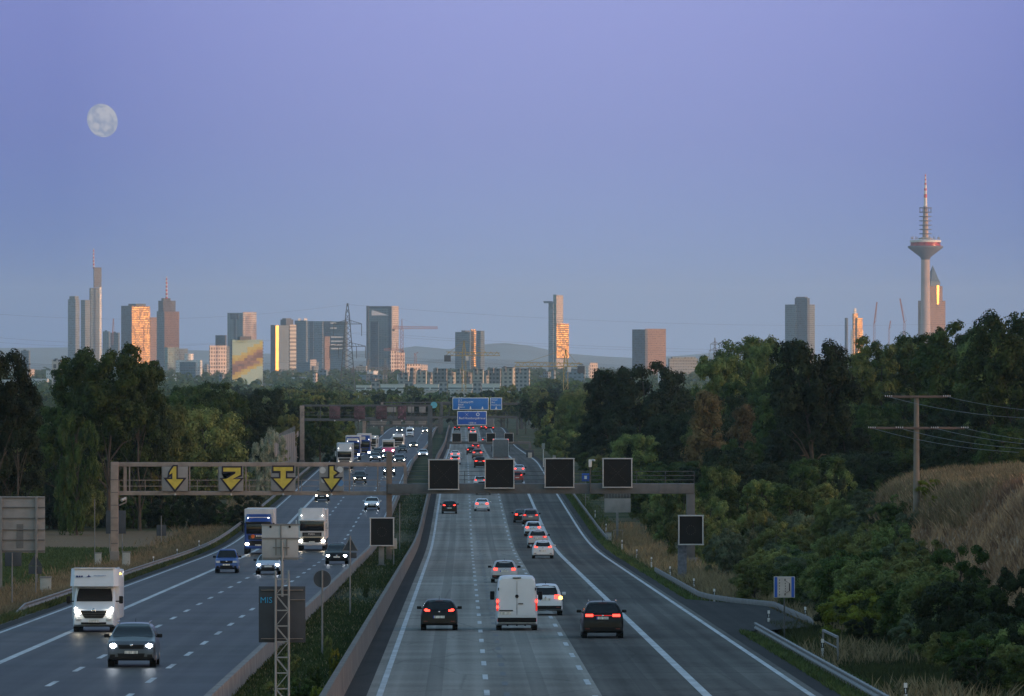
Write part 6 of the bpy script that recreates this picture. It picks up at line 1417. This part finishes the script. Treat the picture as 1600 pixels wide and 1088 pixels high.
# ---- lattice mast in front with two sign backs
Ym_ = 200; xm = at(441, 0, Ym_).x; O = Vector((xm, Ym_, tz(xm+.007*Ym_, Ym_)-.1)); r = empty('lattice_mast', O); tag(r, 'near white lattice mast on the median carrying sign backs', 'mast')
def q(px, py): return at(px, py, Ym_)-O
M_lat = mat('lattice_white_steel', (.24,.25,.26), .5, metal=.3, var=.15); b = MB(); zt = q(0, 905).z; hw = 10.2/F*Ym_
for a, c in ((-1,-1),(1,-1),(1,1),(-1,1)): b.cyl((a*hw, c*hw, 0), (a*hw, c*hw, zt+.25*(c < 0)), .026, n=7)
n = 11
for i in range(n):
    z0, z1 = zt*i/n, zt*(i+1)/n; sg = 1 if i % 2 else -1
    for c in (-1, 1): b.bar((sg*hw, c*hw, z0), (-sg*hw, c*hw, z1), .022); b.bar((c*hw, sg*hw, z0), (c*hw, -sg*hw, z1), .022); b.bar((-hw, c*hw, z1), (hw, c*hw, z1), .022)
b.build('lattice', M_lat, r)
MB().cyl((0,0,zt-.5), (0,0,q(0, 846).z), .035, n=8).build('top_tube', M_lat, r)
def q2(px, py): return at(px, py, Ym_-.0)-O
o = MB().box(q(437.5, 848)+Vector((0,.12,0)), (57/F*Ym_, .03, 54/F*Ym_), .008).build('sign_back', mat('aluminium_back', (.36,.37,.40), .45, metal=.4, var=.1), r)
b = MB()
for py in (820, 841.5, 872.5): b.bar(q(408 if py < 860 else 411, py)+Vector((0,.085,0)), q(469 if py < 860 else 473, py)+Vector((0,.085,0)), .035, .04)
for px in (431, 439, 448): b.bar(q(px, 842)+Vector((0,.08,0)), q(px, 868)+Vector((0,.08,0)), .03)
b.bar(q(426, 856)+Vector((0,.07,0)), q(452, 856)+Vector((0,.07,0)), .03); b.bar(q(438.5, 820)+Vector((0,.09,0)), q(438.5, 842)+Vector((0,.09,0)), .04)
b.build('bracing', M_galv, o)
for px in (422.5, 452.5): MB().cyl(q(px, 823.5)+Vector((0,.10,0)), q(px, 823.5)+Vector((0,.06,0)), .035, n=10).build('plug', M_blk, o)
o = MB().box(q(440, 961)+Vector((0,.42,0)), (73/F*Ym_, .10, 88/F*Ym_), .012).build('dark_panel', M_pand, r)
b = MB()
for py in (923, 999): b.bar(q(407, py)+Vector((0,.35,0)), q(473, py)+Vector((0,.35,0)), .075, .02)
b.bar(q(453, 938)+Vector((0,.35,0)), q(476, 938)+Vector((0,.35,0)), .065, .02); b.build('cross_rails', mat('rail_beige', (.20,.18,.17), .6), o)
words_mesh('MIS', .24, mat('spray_cyan', (.04,.34,.60), .6), o, q(405.5, 943)+Vector((0,.355,0)), (R(90),0,0), name='graffiti', depth=.006)
# ---- small signs seen from the back on the median
def sign_post(px, py_top, Y, base_s=None, label='', pole_r=.04, name='traffic_sign'):
    x = at(px, 0, Y).x; O = Vector((x, Y, gz(x, Y))); r = empty(name, O); tag(r, label, 'sign'); q = lambda a, b: at(a, b, Y)-O
    MB().cyl((0,0,-.1), (0,0,q(px, py_top).z), pole_r, n=8).build('pole', M_galv, r); return r, q
r, q = sign_post(503.5, 892, 296, label='round grey sign back on a slim pole on the median')
c = q(503.5, 905); o = MB().cyl(c+Vector((0,.05,0)), c+Vector((0,.08,0)), 13.5/F*296, n=28).build('round_sign_back', M_pand, r); b = MB()
for k in range(28): a0, a1 = k*math.tau/28, (k+1)*math.tau/28; b.bar(c+Vector((math.cos(a0)*.365, .065, math.sin(a0)*.365)), c+Vector((math.cos(a1)*.365, .065, math.sin(a1)*.365)), .02)
b.build('rim', M_galv, o)
r, q = sign_post(547, 838, 372, label='triangular grey sign back with a small plate below, on the median')
o = MB().sheet([q(547, 840)+Vector((0,.05,0)), q(535, 861)+Vector((0,.05,0)), q(559, 861)+Vector((0,.05,0))], (0,.02,0)).build('triangle_back', M_pand, r); b = MB()
for u, v in (((547,840),(535,861)),((535,861),(559,861)),((559,861),(547,840))): b.bar(q(*u)+Vector((0,.04,0)), q(*v)+Vector((0,.04,0)), .03)
b.build('rim', M_galv, o); MB().box(q(551, 868)+Vector((0,.06,0)), (.42, .03, .30), .01).build('plate_back', M_pand, r)
r, q = sign_post(624.5, 787, 640, label='thin bare pole on the median right of the black display', name='pole')
# left verge
r, q = sign_post(19, 864, 400, label='rectangular dark sign back on a pole at the left edge'); MB().box(q(20.5, 874)+Vector((0,.06,0)), (26/F*400, .03, 22/F*400), .01).build('sign_back', M_pand, r)
r, q = sign_post(56, 866, 425, label='triangular dark sign back with plate, left of the motorhome')
MB().sheet([q(54.5, 866)+Vector((0,.05,0)), q(44, 884)+Vector((0,.05,0)), q(66, 884)+Vector((0,.05,0))], (0,.02,0)).build('triangle_back', M_pand, r); MB().box(q(55, 891)+Vector((0,.06,0)), (21/F*425, .03, 12/F*425), .01).build('plate_back', M_pand, r)
r, q = sign_post(252, 806, 690, label='narrow dark sign back on a pole in the dry grass at left'); MB().box(q(252, 829)+Vector((0,.06,0)), (15/F*690, .03, 17/F*690), .01).build('sign_back', M_pand, r)
r, q = sign_post(148, 780, 600, label='thin bare pole left of the gantry post', name='pole')
Yb = 470; O = Vector((at(34,0,Yb).x, Yb, gz(at(34,0,Yb).x, Yb))); r = empty('billboard_sign', O); tag(r, 'large grey panelled sign back at the left edge', 'sign'); q = lambda a, b: at(a, b, Yb)-O
for a_, b0 in ((-6, 77+700), (70, 777)): pass
o = MB().box((q(-12,0)+q(70,0))*.5*Vector((1,0,0))+Vector((0,.2,q(0,820).z)), (82/F*Yb, .08, 88/F*Yb), .02).build('sign_back', M_panel, r)
b = MB()
for py in (778, 793, 810, 828, 844, 861): b.bar(q(-12, py)+Vector((0,.12,0)), q(70, py)+Vector((0,.12,0)), .10, .06)
b.build('cross_rails', mat('rail_dark', (.10,.10,.105), .6), o)
for px in (1.5, 57): MB().box((q(px,0).x, 0, q(0,777).z/2), (.16, .16, q(0,777).z), .01).build('post', M_galv, r)
MB().box(q(31, 838)+Vector((0,.14,0)), (.45, .03, 1.6)).build('patch_plate', mat('patch_grey', (.11,.11,.115), .6), o)
Yb = 640; O = Vector((at(181,0,Yb).x, Yb, gz(at(181,0,Yb).x, Yb))); r = empty('traffic_sign', O); tag(r, 'grey rectangular sign back half hidden behind the left gantry post', 'sign'); q = lambda a, b: at(a, b, Yb)-O
MB().box(q(181, 816)+Vector((0,0,0)), (31/F*Yb, .05, 36/F*Yb), .01).build('sign_back', M_pand, r)
for px in (171, 191): MB().cyl((q(px,0).x, .06, -.1), (q(px,0).x, .06, q(0,816).z), .05, n=8).build('pole', M_galv, r)
def cabinet(px, py0, py1, w, Y, label):
    x = at(px,0,Y).x; O = Vector((x, Y, gz(x, Y)-.05)); r = empty('control_cabinet', O); tag(r, label, 'cabinet'); h = (py1-py0)/F*Y
    W_ = w/F*Y; MB().box((0, .2, h/2), (W_, .4, h), .02).build('housing', M_cab, r); MB().box((0, .2, h+.03), (W_+.08, .5, .07), .02).build('lid', M_galv, r)
    MB().box((0, -.012, h/2), (W_-.1, .03, h-.14), .01).build('door', M_cab, r); MB().box((W_*.28, -.04, h*.55), (.03, .03, .14), .006).build('handle', M_blk, r)
cabinet(71, 889, 922, 17, 440, 'pale grey cabinet right of the triangular sign back at left'); cabinet(153, 853, 875, 10, 570, 'small grey cabinet left of the left gantry post'); cabinet(197, 855, 886, 12, 545, 'grey cabinet right of the left gantry post')
cabinet(951, 817, 832, 9, 700, 'small white box by the far guardrail end at right')
# grey sign back on the right with its post
Yb = 705; O = Vector((at(964.5,0,Yb).x, Yb, gz(at(964.5,0,Yb).x, Yb))); r = empty('traffic_sign', O); tag(r, 'grey two part sign back below the fourth lane panel', 'sign'); q = lambda a, b: at(a, b, Yb)-O
o = MB().box(q(965, 790)+Vector((0,.1,0)), (41/F*Yb, .06, 22/F*Yb), .01).build('sign_back', M_panel, r); MB().box(q(965, 774)+Vector((0,.1,0)), (41/F*Yb, .08, 9/F*Yb), .01).build('upper_panel', M_galvd, r)
b = MB()
for k in range(9): b.box(q(946+k*4.7, 774)+Vector((0,.05,0)), (.03, .03, 9/F*Yb))
b.build('ribs', M_galv, r)
MB().box((0, .2, q(0,790).z/2), (.24, .2, q(0,790).z), .01).build('post', M_galv, r)
b = MB(); 
for x in (-.35, .55): b.bar((x, 0, 0), (x, 0, 1.1), .07)
b.bar((-.35,0,1.1), (.55,0,1.1), .07); b.build('protection_frame', M_beam, r)
# lay-by sign
Yb = 330; x = at(1225.5,0,Yb).x; O = Vector((x, Yb, gz(x, Yb))); r = empty('lay_by_sign', O); tag(r, 'blue and white lay-by sign on a thin post at the emergency bay', 'sign'); q = lambda a, b: at(a, b, Yb)-O
MB().cyl((0,0,-.2), (0,0,q(0, 903).z), .035, n=8).build('pole', M_galvd, r); c = q(1225.5, 917.5)+Vector((0,-.06,0)); w = 33/F*Yb
o = MB().box(c+Vector((0,.01,0)), (w, .03, w), .008).build('sign_plate', M_frame, r)
MB().box(c+Vector((0,-.012,0)), (w-.05, .02, w-.05)).build('white_field', mat('sign_cream', (.42,.38,.37), .5), o)
for sg in (-1, 1): MB().box(c+Vector((sg*(w/2-.10), -.026, 0)), (.13, .012, w-.05)).build('blue_band', M_bl2, o)
b = MB(); k = w/33
def dl(x0, y0, x1, y1, t): b.bar(c+Vector((x0*k, -.03, -y0*k)), c+Vector((x1*k, -.03, -y1*k)), t, .012)
for i in range(6): dl(-7.5, -12+i*4.6, -7.5, -10+i*4.6, .03)
for i in range(4): dl(1.5, -6.5+i*4, 1.5, -4.5+i*4, .03)
for s_ in ((1,-13,1,-10),(1,-10,8,-6),(8,-6,8,6),(8,6,1,10),(1,10,1,13)): dl(*s_, .05)
b.build('pictogram', M_k, o)
# small railing
Yb = 300; x = at(1298,0,Yb).x; O = Vector((x, Yb, gz(x, Yb))); r = empty('handrail', O); tag(r, 'small grey handrail frame beside the near guardrail', 'railing'); b = MB()
p0, p1 = at(1286, 985, 306)-O, at(1309, 996, 292)-O
b.bar(p0, p1, .09); b.bar(p0+Vector((0,0,-.45)), p1+Vector((0,0,-.45)), .05); b.build('rail', M_galv, r)
for p in (p0, p1): MB().box((p.x, p.y, (p.z-.3)/2), (.09, .09, p.z+.3), .01).build('post', M_galv, r)
# small roadside display far right
Yb = 1240; x = at(828,0,Yb).x; O = Vector((x, Yb, prof(Yb))); r = empty('display_post', O); tag(r, 'small dark display on a white foot at the far right verge', 'sign'); q = lambda a, b: at(a, b, Yb)-O
MB().box(q(828, 709), (12/F*Yb, .3, 11/F*Yb), .05).build('display', M_pand, r); MB().box((0,0,.4), (.7,.5,1.1), .04).build('foot', M_cab, r)
Yb = 1240; x = at(848,0,Yb).x
for px, lb_, h in ((849, 'white slim mast at the far right verge', 3.4), (866, 'reddish post at the far right verge', 1.8)):
    x = at(px,0,1100).x; r = empty('roadside_post', (x, 1100, gz(x, 1100))); tag(r, lb_, 'post'); MB().cyl((0,0,-.1), (0,0,h), .07, n=8).build('pole', M_wht if px == 849 else M_crr, r); MB().box((0,0,h), (.5,.3,.9), .05).build('head', M_cab, r)
Yb = 850; x = at(915,0,Yb).x; O = Vector((x, Yb, gz(x, Yb))); r = empty('traffic_sign', O); tag(r, 'tiny blue square sign behind the gantry camera', 'sign'); q = lambda a, b: at(a, b, Yb)-O
MB().box(q(915,746), (.9,.05,.95), .02).build('sign_plate', M_bl2, r); MB().box(q(915,746)+Vector((0,-.04,0)), (.3,.02,.4)).build('symbol', M_sw, r); MB().cyl((0,.06,0), (0,.06,q(0,746).z), .05, n=8).build('pole', M_galv, r)
# noise wall
r = empty('noise_wall', (sx(-27, 1000), 1000, prof(1000))); tag(r, 'tall beige noise wall edge on beside the pale bush', 'wall'); b = MB(); st = MB()
for i in range(14):
    Y0 = 985+i*12; Y1 = Y0+11.6; x0, x1 = sx(-27-.0*i, Y0)-r.location.x, sx(-27, Y1)-r.location.x; b.prism([(x0-.12, Y0-1000), (x0+.12, Y0-1000), (x1+.12, Y1-1000), (x1-.12, Y1-1000)], 0, 5.8-.05*i); st.box((x0, Y0-1000-.2, 3), (.3, .25, 6.2))
b.build('panels', mat('noise_wall_beige', (.24,.22,.20), .85, var=.2, scale=.8), r); st.build('wall_posts', M_galv, r)
# concrete electricity pole with wires
Yp = 430; x = at(1432, 0, Yp).x; O = Vector((x, Yp, gz(x, Yp)-.3)); r = empty('utility_pole', O); tag(r, 'concrete utility pole with two crossarms on the grassy bank', 'pole'); q = lambda a, b: at(a, b, Yp)-O
M_pc = mat('pole_concrete', (.17,.145,.125), .8, var=.2, scale=1.5)
MB().cyl((0,0,0), (0,0,q(0,619).z), .21, .15, 14).build('pole', M_pc, r)
M_arm = mat('crossarm_rust', (.12,.085,.075), .7); M_ins = mat('insulator', (.38,.40,.42), .3)
for py, hw_, xs_ in ((620, 47, (-45, 46)), (669, 74, (-71, -28, 27, 74))):
    o = MB().box(q(1433, py)*Vector((1,0,1))+Vector((0,-.2,0)), (2*hw_/F*Yp, .14, .14), .01).build('crossarm', M_arm, r)
    for a in xs_:
        b = MB(); c = q(1433+a, py)
        for k in range(4): b.cyl(c+Vector((-.22+k*.13, -.3, .04)), c+Vector((-.16+k*.13, -.3, .04)), .055, .03, 8)
        b.build('insulator', M_ins, o)
for i, (a, py, dy) in enumerate(((-45,620,26),(46,620,18),(-71,669,30),(-28,669,26),(27,669,22),(74,669,20))):
    p0 = at(1433+a, py, Yp); p1 = at(1433+a+230, py+dy+8, Yp-60); w = MB(); pr = p0
    for k in range(1, 17): u = k/16; c = p0.lerp(p1, u)-Vector((0,0,1.0*u*(1-u))); w.cyl(pr, c, .014, n=4, caps=False); pr = c
    o = w.build('electric_wire', M_pyl); tag(o, 'wire to the right from the %s insulator of the concrete pole' % ('upper left','upper right','lower outermost left','lower inner left','lower inner right','lower outermost right')[i], 'wire')
